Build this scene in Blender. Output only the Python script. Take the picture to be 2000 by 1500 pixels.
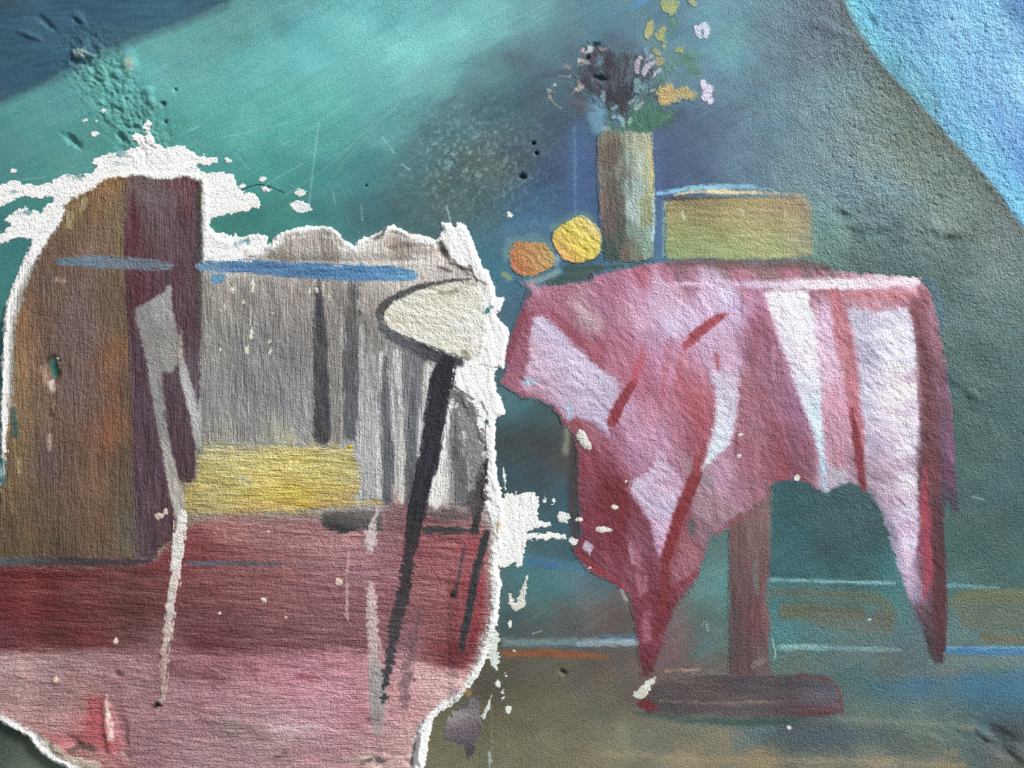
import bpy, math
import numpy as np

# ------------------------------------------------------------------ scene, camera, light
for o in list(bpy.data.objects):
    bpy.data.objects.remove(o, do_unlink=True)
scene = bpy.context.scene
COL = scene.collection
scene.view_settings.view_transform = 'Standard'
scene.view_settings.look = 'None'
scene.view_settings.gamma = 1.0
scene.view_settings.use_curve_mapping = False
scene.view_settings.exposure = 0.0

MM = 0.001            # one pixel of the photograph is one millimetre of wall
Z0 = 0.6              # height of the picture's lower edge above the ground


def world(px, py, h=0.0):
    return ((px - 1000.0) * MM, -h * MM, Z0 + (1500.0 - py) * MM)


cam_d = bpy.data.cameras.new('camera')
cam_d.sensor_width = 36.0
cam_d.lens = 50.0
cam = bpy.data.objects.new('camera', cam_d)
cam.location = (0.0, -2.0 * 50.0 / 36.0, Z0 + 0.75)
cam.rotation_euler = (math.radians(90), 0, 0)
COL.objects.link(cam)
scene.camera = cam

wd = bpy.data.worlds.new('daylight')
scene.world = wd
wd.use_nodes = True
bg = wd.node_tree.nodes['Background']
bg.inputs['Color'].default_value = (0.93, 0.97, 1.0, 1)
bg.inputs['Strength'].default_value = 0.36

la = bpy.data.lights.new('window_light', 'AREA')
la.shape = 'RECTANGLE'
la.size, la.size_y = 3.0, 3.0
la.energy = 2600.0
la.color = (1.0, 0.985, 0.97)
lo = bpy.data.objects.new('window_light', la)
lo.location = (7.6, -5.6, Z0 + 8.0)
COL.objects.link(lo)
d = np.array(lo.location) - np.array((0.0, 0.0, Z0 + 0.75))
from mathutils import Vector
lo.rotation_euler = Vector(d).to_track_quat('Z', 'Y').to_euler()

# ------------------------------------------------------------------ the paint canvas
STEP = 2.0
xs = np.concatenate([np.arange(-900, -120, 30.0), np.arange(-120, 0, 6.0), np.arange(0, 2000.1, STEP), np.arange(2030, 2901, 30.0)])
ys = np.concatenate([np.arange(-600, 0, 30.0), np.arange(0, 1500.1, STEP), np.arange(1506, 1710, 6.0), np.arange(1710, 2071, 30.0)])
NX, NY = len(xs), len(ys)
XX, YY = np.meshgrid(xs, ys)
XX = XX.astype(np.float32)
YY = YY.astype(np.float32)
C = np.zeros((NY, NX, 3), np.float32)       # pigment, sRGB 0..255
H = np.zeros((NY, NX), np.float32)          # relief, mm towards the viewer
G = np.zeros((NY, NX), np.float32)          # grit of the plaster grain

_tab = {}


def vnoise(x, y, seed):
    t = _tab.get(seed)
    if t is None:
        t = np.random.RandomState(seed).rand(256, 256).astype(np.float32)
        _tab[seed] = t
    xf = np.floor(x)
    yf = np.floor(y)
    i = xf.astype(np.int32) & 255
    j = yf.astype(np.int32) & 255
    u = x - xf
    v = y - yf
    u = u * u * (3 - 2 * u)
    v = v * v * (3 - 2 * v)
    i1 = (i + 1) & 255
    j1 = (j + 1) & 255
    a = t[j, i] * (1 - u) + t[j, i1] * u
    b = t[j1, i] * (1 - u) + t[j1, i1] * u
    return a * (1 - v) + b * v


def fbm(x, y, sx, sy=None, ang=0.0, seed=1, octv=3):
    """value noise, about -1..1; sx along the angle, sy across it (px)"""
    sy = sy or sx
    ca, sa = math.cos(math.radians(ang)), math.sin(math.radians(ang))
    u = (x * ca + y * sa) / sx
    v = (-x * sa + y * ca) / sy
    out = 0
    amp, tot = 1.0, 0.0
    for k in range(octv):
        out = out + amp * (vnoise(u, v, seed + 17 * k) - 0.5)
        tot += amp
        amp *= 0.55
        u = u * 2.03 + 11.3
        v = v * 2.03 + 5.7
    return out * (3.0 / tot)


def sstep(a, b, x):
    t = np.clip((x - a) / (b - a + 1e-9), 0, 1)
    return t * t * (3 - 2 * t)


def window(x0, y0, x1, y1):
    i0 = max(0, np.searchsorted(xs, x0) - 1)
    i1 = min(NX, np.searchsorted(xs, x1) + 2)
    j0 = max(0, np.searchsorted(ys, y0) - 1)
    j1 = min(NY, np.searchsorted(ys, y1) + 2)
    return (slice(j0, j1), slice(i0, i1))


def bbox(pts, pad):
    p = np.array([q[:2] for q in pts], float)
    return window(p[:, 0].min() - pad, p[:, 1].min() - pad, p[:, 0].max() + pad, p[:, 1].max() + pad)


def chaikin(p, n=1, closed=True):
    p = np.array(p, float)
    for _ in range(n):
        q = np.roll(p, -1, 0) if closed else p[1:]
        a = p if closed else p[:-1]
        r = np.empty((2 * len(a), p.shape[1]))
        r[0::2] = a * 0.75 + q * 0.25
        r[1::2] = a * 0.25 + q * 0.75
        if not closed:
            r = np.vstack([p[:1], r, p[-1:]])
        p = r
    return p


def poly_sd(pts, x, y):
    p = np.array(pts, np.float32)
    d2 = np.full(x.shape, 1e12, np.float32)
    ins = np.zeros(x.shape, bool)
    n = len(p)
    for k in range(n):
        ax, ay = p[k]
        bx, by = p[(k + 1) % n]
        ex, ey = bx - ax, by - ay
        l2 = ex * ex + ey * ey
        if l2 < 1e-9:
            continue
        t = np.clip(((x - ax) * ex + (y - ay) * ey) / l2, 0, 1)
        dx = x - ax - t * ex
        dy = y - ay - t * ey
        np.minimum(d2, dx * dx + dy * dy, out=d2)
        if ay != by:
            c = ((ay > y) != (by > y)) & (x < ex * (y - ay) / ey + ax)
            ins ^= c
    d_ = np.sqrt(d2)
    return np.where(ins, d_, -d_)


def line_sd(pts, wid, x, y):
    """positive inside a brush stroke of varying half width"""
    p = np.array(pts, np.float32)
    w = np.broadcast_to(np.array(wid, np.float32), (len(p),)) if np.ndim(wid) == 0 else np.array(wid, np.float32)
    if len(p) == 1:
        return w[0] - np.hypot(x - p[0, 0], y - p[0, 1])
    best = np.full(x.shape, -1e6, np.float32)
    for k in range(len(p) - 1):
        ax, ay = p[k]
        ex, ey = p[k + 1] - p[k]
        l2 = max(ex * ex + ey * ey, 1e-6)
        t = np.clip(((x - ax) * ex + (y - ay) * ey) / l2, 0, 1)
        dd = np.hypot(x - ax - t * ex, y - ay - t * ey)
        np.maximum(best, w[k] + (w[k + 1] - w[k]) * t - dd, out=best)
    return best


_seed = [100]


def nseed():
    _seed[0] += 7
    return _seed[0]


def P(pts, wob=2.0, ws=18.0, dry=0.0, ds=(7, 4), ang=0.0, rnd=0, pad=14):
    """a painted patch bounded by a polygon: window and signed field"""
    if rnd:
        pts = chaikin(pts, rnd)
    s = bbox(pts, pad)
    x, y = XX[s], YY[s]
    f = poly_sd(pts, x, y)
    if wob:
        f = f + wob * fbm(x, y, ws, seed=nseed(), octv=3)
    if dry:
        f = f + dry * fbm(x, y, ds[0], ds[1], ang, nseed(), 2)
    return s, f


def S(pts, wid, wob=1.2, ws=12.0, dry=0.0, ds=(14, 3), ang=None, rnd=1):
    """a brush stroke along a polyline"""
    p = np.array(pts, float)
    w = np.full(len(p), wid, float) if np.ndim(wid) == 0 else np.array(wid, float)
    q = np.column_stack([p, w])
    if rnd and len(p) > 2:
        q = chaikin(q, rnd, closed=False)
    s = bbox(q, float(q[:, 2].max()) + 8)
    x, y = XX[s], YY[s]
    f = line_sd(q[:, :2], q[:, 2], x, y)
    if ang is None:
        ang = math.degrees(math.atan2(p[-1, 1] - p[0, 1], p[-1, 0] - p[0, 0]))
    if wob:
        f = f + wob * fbm(x, y, ws, seed=nseed(), octv=3)
    if dry:
        f = f + dry * fbm(x, y, ds[0], ds[1], ang, nseed(), 2)
    return s, f


def E(cx, cy, rx, ry, wob=1.5, ws=9.0, dry=0.0):
    """a small blob"""
    s = window(cx - rx - 8, cy - ry - 8, cx + rx + 8, cy + ry + 8)
    x, y = XX[s], YY[s]
    q = np.hypot((x - cx) / rx, (y - cy) / ry)
    f = (1 - q) * min(rx, ry) + wob * fbm(x, y, ws, seed=nseed(), octv=2)
    if dry:
        f = f + dry * fbm(x, y, 5, 3, 20, nseed(), 2)
    return s, f


def tone(s, col, power=1.7, eps=20.0, var=7.0, vs=(26, 5), ang=0.0, var2=4.0, hue=2.5, warp=9.0, along=0.6):
    """pigment of a patch: one colour or a field through colours set down at points, plus brush streaks"""
    x, y = XX[s], YY[s]
    if isinstance(col[0], (int, float)):
        out = np.empty(x.shape + (3,), np.float32)
        out[:] = col
    else:
        acc = np.zeros(x.shape + (3,), np.float32)
        ws_ = np.zeros(x.shape, np.float32)
        ca, sa = math.cos(math.radians(ang)), math.sin(math.radians(ang))
        sd = nseed()
        wa = warp * (1.3 * fbm(x, y, 50, 14, ang, sd, 3))       # strokes drag the colours about
        wb = warp * (0.7 * fbm(x, y, 40, 12, ang, sd + 3, 3))
        xw = x + wa * ca - wb * sa
        yw = y + wa * sa + wb * ca
        for (px, py, rgb) in col:
            dx, dy = xw - px, yw - py
            u, v = (dx * ca + dy * sa) * along, -dx * sa + dy * ca
            w = (u * u + v * v + eps * eps) ** (-power)
            w = w.astype(np.float32)
            ws_ += w
            acc += w[..., None] * np.array(rgb, np.float32)
        out = acc / ws_[..., None]
    k = 0.45 + out.mean(axis=2) / 220.0
    if var:
        out = out + (1.35 * var * k * fbm(x, y, vs[0], vs[1], ang, nseed(), 3))[..., None]
    if var2:
        out = out + (var2 * k * fbm(x, y, 60, 45, 20, nseed(), 3))[..., None]
    if hue:
        n = fbm(x, y, 40, 25, 30, nseed(), 3) * hue
        out = out + n[..., None] * np.array((1.0, -0.2, -0.8), np.float32)
    return out


def dab(sf, col, op=1.0, soft=6.0, **kw):
    """colour only: pigment laid thin into the surface beneath"""
    s, f = sf
    a = (sstep(-soft, soft, f) * op)[..., None]
    c = tone(s, col, **kw)
    C[s] = C[s] * (1 - a) + c * a
    if LAYERS:
        for k in np.unique(OWN[s]):
            L = LAYERS[k]
            o = overlap(s, L.s)
            if o:
                (b, g) = o
                L.C[g] = L.C[g] * (1 - a[b]) + c[b] * a[b]


def overlap(s, r):
    j0, j1 = max(s[0].start, r[0].start), min(s[0].stop, r[0].stop)
    i0, i1 = max(s[1].start, r[1].start), min(s[1].stop, r[1].stop)
    if j0 >= j1 or i0 >= i1:
        return None
    return ((slice(j0 - s[0].start, j1 - s[0].start), slice(i0 - s[1].start, i1 - s[1].start)),
            (slice(j0 - r[0].start, j1 - r[0].start), slice(i0 - r[1].start, i1 - r[1].start)))


LAYERS = []
# ------------------------------------------------------------------ layers (each becomes one mesh)
OWN = np.zeros((NY, NX), np.int32)
COVER = np.full((NY - 1, NX - 1), -1, np.int32)


class Thing:
    def __init__(self, name, label, cat, at, group=None):
        self.name, self.label, self.cat, self.at, self.group = name, label, cat, at, group
        self.obj = None


class Layer:
    pass


def paint(name, sf, col, t=0.7, ramp=3.0, soft=6.0, op=1.0, parent=None, mat='paint', grit=None, label=None,
          cat=None, group=None, relief=None, kind=None, **kw):
    s, f = sf
    f = f + 1.5 * fbm(XX[s], YY[s], 5, 4, 30, nseed(), 2)      # grainy brush edge
    if not mat.startswith('plaster'):
        if np.ndim(t) == 0 and t <= 1.0:
            t *= 0.25
        soft = min(soft * 1.9, 1.1 * float(f.max()))
        f = f + 0.28 * soft
    L = Layer()
    L.name, L.parent, L.mat, L.label, L.cat, L.group, L.kind = name, parent, mat, label, cat, group, kind
    L.idx = len(LAYERS)
    L.s = s
    a = (sstep(-0.3, soft, f) * op)[..., None]
    cc = C[s] * (1 - a) + (col(s, f) if callable(col) else tone(s, col, **kw)) * a
    hh = H[s] + t * np.clip(f / ramp, -1, 1)
    if relief is not None:
        hh = hh + relief(s, f) * np.clip(f / 6.0, 0, 1)
    m = f > 0
    C[s] = np.where(m[..., None], cc, C[s])
    L.C = cc.copy()
    L.H = hh.copy()
    H[s] = np.where(m, hh, H[s])
    OWN[s] = np.where(m, L.idx, OWN[s])
    if grit is not None:
        G[s] = np.where(m, grit, G[s])
    L.G = G[s].copy()
    q = np.maximum(np.maximum(f[:-1, :-1], f[1:, :-1]), np.maximum(f[:-1, 1:], f[1:, 1:])) > 0
    L.q = q
    deep = f > ramp + 1.5
    dq = deep[:-1, :-1] & deep[1:, :-1] & deep[:-1, 1:] & deep[1:, 1:]
    cs = (slice(s[0].start, s[0].stop - 1), slice(s[1].start, s[1].stop - 1))
    COVER[cs] = np.where(dq, L.idx, COVER[cs])
    L.obj = None
    LAYERS.append(L)
    return L


# ------------------------------------------------------------------ materials
def make_mat(name, rough, bump, fine, speck, spec=0.35, stretch=None):
    m = bpy.data.materials.new(name)
    m.use_nodes = True
    nt = m.node_tree
    n, l = nt.nodes, nt.links
    b = n['Principled BSDF']
    b.inputs['Roughness'].default_value = rough
    b.inputs['Specular IOR Level'].default_value = spec
    at = n.new('ShaderNodeAttribute')
    at.attribute_name = 'pigment'
    gr = n.new('ShaderNodeAttribute')
    gr.attribute_name = 'grit'
    geo = n.new('ShaderNodeNewGeometry')

    def noise(scale, detail, rgh=0.6, dist=0.0):
        q = n.new('ShaderNodeTexNoise')
        q.inputs['Scale'].default_value = scale
        q.inputs['Detail'].default_value = detail
        q.inputs['Roughness'].default_value = rgh
        q.inputs['Distortion'].default_value = dist
        l.new(geo.outputs['Position'], q.inputs['Vector'])
        return q

    def math_(op, a, b_):
        q = n.new('ShaderNodeMath')
        q.operation = op
        for k, v in enumerate((a, b_)):
            if isinstance(v, (int, float)):
                q.inputs[k].default_value = v
            else:
                l.new(v, q.inputs[k])
        return q.outputs[0]

    n1 = noise(150.0, 2.0, 0.6, 0.5)
    n2 = noise(fine, 2.0, 0.7)
    n3 = noise(520.0, 1.0, 0.6)
    if stretch:          # hairs of the brush drawn through the paint
        mp = n.new('ShaderNodeMapping')
        mp.inputs['Scale'].default_value = stretch
        l.new(geo.outputs['Position'], mp.inputs['Vector'])
        n4 = noise(300.0, 2.0, 0.6, 0.3)
        l.new(mp.outputs['Vector'], n4.inputs['Vector'])
    # grains of pigment of uneven strength
    g = math_('ADD', math_('MULTIPLY', math_('SUBTRACT', n2.outputs['Fac'], 0.5), speck),
              math_('MULTIPLY', math_('SUBTRACT', n3.outputs['Fac'], 0.5), speck * 0.7))
    if stretch:
        g = math_('ADD', g, math_('MULTIPLY', math_('SUBTRACT', n4.outputs['Fac'], 0.5), 0.95))
    mul = math_('ADD', 1.0, g)
    vm = n.new('ShaderNodeVectorMath')
    vm.operation = 'SCALE'
    l.new(at.outputs['Vector'], vm.inputs[0])
    l.new(mul, vm.inputs['Scale'])
    l.new(vm.outputs[0], b.inputs['Base Color'])
    h = math_('ADD', math_('MULTIPLY', math_('MULTIPLY', n1.outputs['Fac'], gr.outputs['Fac']), 0.6), math_('MULTIPLY', n2.outputs['Fac'], 0.68))
    h = math_('ADD', h, math_('MULTIPLY', n3.outputs['Fac'], 0.34))
    if stretch:
        h = math_('ADD', h, math_('MULTIPLY', n4.outputs['Fac'], 0.95))
    h = math_('MULTIPLY', h, gr.outputs['Fac'])
    bm = n.new('ShaderNodeBump')
    bm.inputs['Strength'].default_value = 1.0
    bm.inputs['Distance'].default_value = bump
    l.new(h, bm.inputs['Height'])
    l.new(bm.outputs[0], b.inputs['Normal'])
    return m


MATS = {
    'paint': make_mat('dry_oil_paint', 0.62, 0.0046, 300.0, 0.62),
    'plaster': make_mat('bare_plaster', 0.85, 0.0056, 280.0, 0.30, 0.2),
    'thick': make_mat('thick_paint', 0.5, 0.0046, 300.0, 0.6, 0.4),
    'plaster_v': make_mat('plaster_brushed_grey', 0.8, 0.0050, 280.0, 0.5, 0.2, (1.0, 1.0, 0.09)),
    'paint_v': make_mat('paint_brushed_upright', 0.62, 0.0046, 300.0, 0.55, 0.35, (1.0, 1.0, 0.09)),
    'paint_h': make_mat('paint_brushed_level', 0.62, 0.0056, 300.0, 0.6, 0.35, (0.11, 1.0, 1.0)),
}


# ------------------------------------------------------------------ WALL: the teal ground
exec_wall = True
WALL_TONES = [  # wall colours hold the brighter light at upper right
    # teal beam
    (0, 300, (66, 132, 132)), (60, 380, (58, 128, 124)), (100, 200, (78, 146, 148)), (100, 280, (74, 144, 140)), (200, 190, (84, 158, 152)), (300, 150, (86, 164, 164)),
    (250, 230, (78, 146, 140)), (350, 90, (88, 158, 156)), (450, 50, (86, 150, 148)), (500, 130, (90, 172, 172)), (600, 90, (94, 180, 180)), (560, 20, (84, 150, 155)), (700, 60, (100, 184, 184)), (760, 30, (92, 168, 172)),
    (800, 100, (112, 194, 192)), (900, 50, (110, 190, 190)), (960, 40, (100, 172, 175)), (860, 10, (90, 160, 165)), (400, 230, (80, 162, 156)), (480, 260, (82, 166, 158)), (560, 230, (78, 168, 158)), (650, 200, (86, 172, 166)),
    (740, 180, (92, 166, 168)), (840, 150, (100, 170, 172)), (650, 280, (76, 160, 154)), (750, 260, (80, 150, 154)), (450, 330, (64, 142, 136)), (540, 340, (60, 146, 138)), (470, 420, (48, 120, 110)), (560, 425, (50, 126, 118)),
    (640, 350, (60, 136, 136)), (620, 420, (52, 120, 120)), (700, 340, (58, 122, 128)), (720, 420, (56, 104, 110)), (340, 260, (74, 150, 142)), (50, 500, (50, 118, 116)), (20, 440, (52, 120, 118)), (160, 300, (70, 142, 136)),
    # grey blue veil to the right of the beam
    (1040, 30, (92, 150, 158)), (1040, 110, (74, 112, 126)), (960, 130, (80, 126, 134)), (1130, 30, (78, 124, 136)), (1120, 90, (74, 110, 124)), (1200, 30, (70, 118, 136)), (1200, 90, (72, 104, 124)),
    (880, 230, (69, 110, 116)), (960, 210, (59, 94, 104)), (1040, 200, (53, 84, 100)), (1090, 250, (51, 76, 96)), (840, 300, (72, 112, 118)), (900, 320, (73, 96, 96)), (960, 320, (77, 94, 94)), (1020, 310, (59, 82, 94)),
    (1080, 330, (51, 74, 104)), (1135, 320, (55, 82, 124)), (1140, 400, (51, 82, 124)), (800, 400, (62, 98, 102)), (870, 400, (65, 94, 92)), (920, 380, (69, 96, 94)), (960, 420, (59, 94, 102)), (1040, 420, (49, 90, 130)),
    (1000, 450, (57, 100, 130)), (960, 480, (56, 104, 122)), (960, 540, (52, 108, 124)), (990, 560, (58, 110, 134)), (1010, 590, (66, 100, 124)), (985, 630, (60, 92, 106)), (1080, 420, (51, 90, 118)),
    # around the flowers and the vase
    (1310, 40, (80, 120, 138)), (1340, 100, (88, 132, 150)), (1400, 60, (92, 146, 158)), (1420, 120, (92, 146, 162)), (1440, 30, (88, 132, 148)), (1340, 150, (84, 122, 142)), (1400, 170, (80, 112, 132)), (1400, 250, (72, 98, 120)),
    (1330, 240, (64, 88, 116)), (1310, 300, (60, 80, 112)), (1350, 330, (62, 86, 116)), (1300, 360, (54, 76, 116)), (1450, 320, (84, 116, 136)), (1280, 460, (66, 106, 136)),
    # grey green field
    (1500, 60, (94, 122, 138)), (1500, 150, (90, 122, 140)), (1500, 240, (88, 122, 140)), (1600, 40, (96, 114, 130)), (1600, 120, (98, 122, 136)), (1600, 200, (104, 136, 146)), (1650, 160, (112, 150, 156)), (1680, 120, (96, 112, 118)),
    (1560, 310, (100, 130, 142)), (1640, 280, (114, 140, 144)), (1700, 220, (118, 142, 142)), (1730, 200, (108, 124, 116)), (1720, 300, (126, 148, 144)), (1790, 260, (106, 122, 112)), (1800, 330, (124, 142, 134)), (1860, 340, (104, 122, 116)),
    (1660, 370, (114, 146, 158)), (1740, 370, (118, 148, 156)), (1850, 420, (124, 146, 140)), (1920, 400, (104, 122, 116)), (1700, 420, (96, 124, 132)), (1620, 470, (96, 136, 128)), (1650, 440, (108, 138, 136)), (1720, 480, (84, 112, 112)),
    (1800, 460, (104, 126, 124)), (1880, 480, (98, 118, 116)), (1970, 470, (112, 130, 128)), (1690, 515, (86, 112, 112)), (1760, 520, (80, 108, 110)), (1850, 540, (84, 112, 110)), (1940, 540, (104, 132, 132)), (1880, 600, (88, 116, 116)),
    (1960, 620, (94, 124, 122)), (1900, 700, (74, 104, 102)), (1970, 720, (80, 108, 108)), (1900, 800, (70, 100, 98)), (1970, 830, (70, 102, 100)), (1910, 880, (66, 98, 94)), (1970, 930, (60, 96, 100)), (1900, 980, (58, 92, 92)),
    (1960, 1030, (58, 90, 88)), (1890, 1080, (56, 92, 88)), (1960, 1110, (58, 96, 92)),
    # dark greens under the table
    (1010, 790, (60, 104, 112)), (1060, 800, (54, 80, 84)), (1000, 860, (50, 64, 66)), (1060, 880, (52, 56, 58)), (1100, 900, (70, 66, 64)), (1000, 940, (48, 76, 84)), (1060, 950, (52, 70, 78)), (1095, 960, (54, 86, 102)), (1090, 1020, (50, 88, 102)),
    (1060, 1070, (52, 90, 98)), (1100, 1080, (56, 86, 98)), (1050, 1130, (62, 118, 122)), (1090, 1140, (66, 120, 126)), (1140, 1140, (76, 110, 122)), (1180, 1145, (72, 100, 112)), (1010, 1200, (58, 82, 84)), (1060, 1180, (66, 110, 108)),
    (1040, 1220, (74, 80, 80)), (1110, 1200, (92, 90, 86)), (1160, 1190, (94, 86, 82)), (1200, 1200, (90, 78, 78)), (1220, 1170, (98, 96, 92)), (1130, 1235, (80, 80, 80)), (1210, 1235, (82, 76, 76)),
    (1340, 1180, (104, 96, 92)), (1330, 1230, (120, 90, 92)), (1320, 1270, (120, 84, 88)), (1360, 1030, (66, 100, 102)), (1380, 1080, (78, 110, 110)), (1400, 1140, (90, 144, 142)), (1375, 1160, (76, 124, 122)), (1370, 1210, (70, 96, 92)), (1400, 1215, (72, 98, 94)), (1385, 1260, (82, 122, 120)),
    (1530, 980, (42, 84, 90)), (1560, 1050, (42, 90, 98)), (1600, 1000, (46, 84, 88)), (1650, 1010, (48, 84, 88)), (1620, 1080, (44, 80, 84)), (1690, 1050, (48, 82, 86)), (1540, 1110, (40, 88, 98)), (1700, 1110, (46, 88, 92)), (1730, 1120, (58, 118, 118)),
    # skirting zone
    (1530, 1150, (60, 116, 118)), (1600, 1146, (60, 112, 114)), (1540, 1240, (62, 126, 132)), (1600, 1245, (78, 120, 122)), (1700, 1240, (84, 114, 112)), (1750, 1180, (66, 124, 122)), (1760, 1210, (78, 118, 122)), (1780, 1240, (80, 104, 112)),
    (1870, 1225, (88, 124, 122)), (1860, 1150, (70, 110, 110)), (1960, 1150, (62, 98, 94)),
    # the painted floor
    (1000, 1310, (86, 82, 68)), (1080, 1310, (90, 86, 70)), (1160, 1300, (86, 76, 68)), (1010, 1390, (98, 94, 68)), (1100, 1390, (104, 100, 80)), (1180, 1360, (96, 92, 78)), (980, 1470, (112, 110, 84)), (1080, 1470, (112, 112, 86)),
    (1200, 1450, (114, 116, 94)), (1180, 1490, (124, 118, 88)), (1290, 1450, (110, 114, 98)), (1350, 1440, (112, 112, 96)), (1420, 1450, (124, 118, 94)), (1340, 1490, (146, 134, 102)), (1480, 1490, (142, 126, 94)), (1600, 1490, (140, 132, 104)),
    (1720, 1490, (138, 128, 102)), (1850, 1490, (126, 114, 92)), (1960, 1490, (90, 96, 88)), (1560, 1290, (88, 104, 94)), (1650, 1285, (88, 108, 106)), (1740, 1300, (86, 94, 90)), (1700, 1330, (72, 110, 112)), (1660, 1310, (70, 106, 108)),
    (1800, 1345, (60, 100, 120)), (1900, 1340, (58, 110, 136)), (1970, 1350, (56, 110, 140)), (1950, 1300, (94, 122, 116)), (1860, 1305, (96, 106, 100)), (1700, 1380, (72, 106, 104)), (1800, 1390, (82, 112, 112)), (1690, 1410, (106, 116, 98)),
    (1800, 1410, (98, 116, 104)), (1940, 1400, (68, 102, 116)), (1470, 1430, (82, 104, 108)), (1560, 1420, (72, 82, 86)), (1650, 1430, (74, 86, 90)), (1600, 1460, (66, 88, 98)), (1750, 1450, (78, 92, 90)), (1870, 1440, (86, 106, 98)),
    (1960, 1440, (62, 70, 72)), (1900, 1470, (78, 98, 100)), (1250, 1330, (100, 84, 78)), (1400, 1300, (100, 92, 88)), (1350, 1310, (96, 86, 80)),
    (30, 1460, (78, 90, 78)), (60, 1490, (98, 112, 96)), (10, 1440, (58, 68, 62)), (930, 1400, (92, 86, 62)), (900, 1450, (106, 108, 82)), (950, 1340, (78, 74, 62)), (900, 1490, (120, 118, 92)),
]
FULL = (slice(0, NY), slice(0, NX))
C[:] = tone(FULL, WALL_TONES, power=1.9, eps=30.0, var=3.5, vs=(70, 4), ang=-28.0, var2=6.0, hue=3.0, warp=12.0, along=0.9)

# grain of the ground: coarser to the right and where the plaster is rough
gmap = 0.36 + 0.55 * sstep(1330, 1700, XX) + 0.25 * sstep(1000, 1400, YY)
gmap = np.where(YY > 900, np.minimum(gmap, 0.85), gmap)
G[:] = np.clip(gmap * (1 + 0.45 * sstep(1330, 1700, XX) * sstep(1000, 600, YY)), 0, 1.6)

H[:] = 2.2 * fbm(XX, YY, 240, seed=5, octv=3) + 0.7 * fbm(XX, YY, 26, seed=9, octv=3) * (0.35 + 1.5 * sstep(1250, 1650, XX) * sstep(1250, 700, YY))

# the dark blue band across the upper left corner
BAND = [(-900, 583), (-300, 325), (0, 196), (115, 147), (196, 101), (315, 56), (434, 10), (560, -50), (1400, -420), (1400, -700), (-900, -700)]
dab(P(BAND, wob=3, ws=40), [(0, 0, (40, 76, 96)), (40, 60, (44, 86, 108)), (100, 50, (48, 92, 116)), (60, 130, (42, 84, 106)), (150, 90, (46, 92, 112)), (200, 20, (40, 84, 108)), (300, 30, (44, 92, 116)), (250, 70, (50, 92, 108)), (430, 0, (46, 86, 106))], soft=6)
dab(S([(-900, 588), (0, 200), (115, 151), (196, 107), (315, 61), (440, 12)], 7, wob=2), (56, 92, 104), op=0.55, soft=8)

# the pale blue hanging across the upper right corner, window glare worked into its blue
DRAPE = [(1600, -120), (1646, 0), (1662, 32), (1678, 66), (1700, 96), (1720, 126), (1758, 168), (1807, 217), (1845, 258), (1877, 294), (1914, 332), (1947, 371), (1975, 410), (2000, 448), (2200, 760), (2900, 1500), (2900, -700), (1500, -700)]
dab(P(DRAPE, wob=3, ws=30), [(1665, 10, (100, 192, 218)), (1690, 60, (98, 178, 208)), (1740, 40, (100, 166, 208)), (1800, 60, (106, 168, 210)), (1870, 60, (124, 186, 230)), (1960, 60, (122, 180, 226)), (1990, 10, (82, 134, 186)), (1930, 10, (116, 184, 226)),
                             (1740, 120, (94, 164, 188)), (1830, 150, (114, 182, 224)), (1920, 150, (124, 184, 236)), (1990, 150, (128, 188, 236)), (1800, 190, (100, 166, 188)), (1880, 240, (110, 180, 228)), (1960, 250, (110, 168, 226)), (1900, 300, (114, 186, 224)),
                             (1950, 330, (108, 182, 230)), (1995, 320, (106, 166, 226)), (1980, 390, (110, 192, 238))], soft=3, ang=60, vs=(40, 6), var=9)
dab(S([(1640, 0), (1672, 66), (1714, 130), (1752, 174), (1800, 223), (1870, 300), (1940, 377), (1994, 452)], [9, 8, 8, 10, 10, 11, 10, 8], wob=4), (88, 98, 94), op=0.5, soft=9)
dab(S([(1655, 0), (1688, 62), (1728, 120)], 5, wob=2), (146, 212, 224), op=0.5, soft=5)

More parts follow.
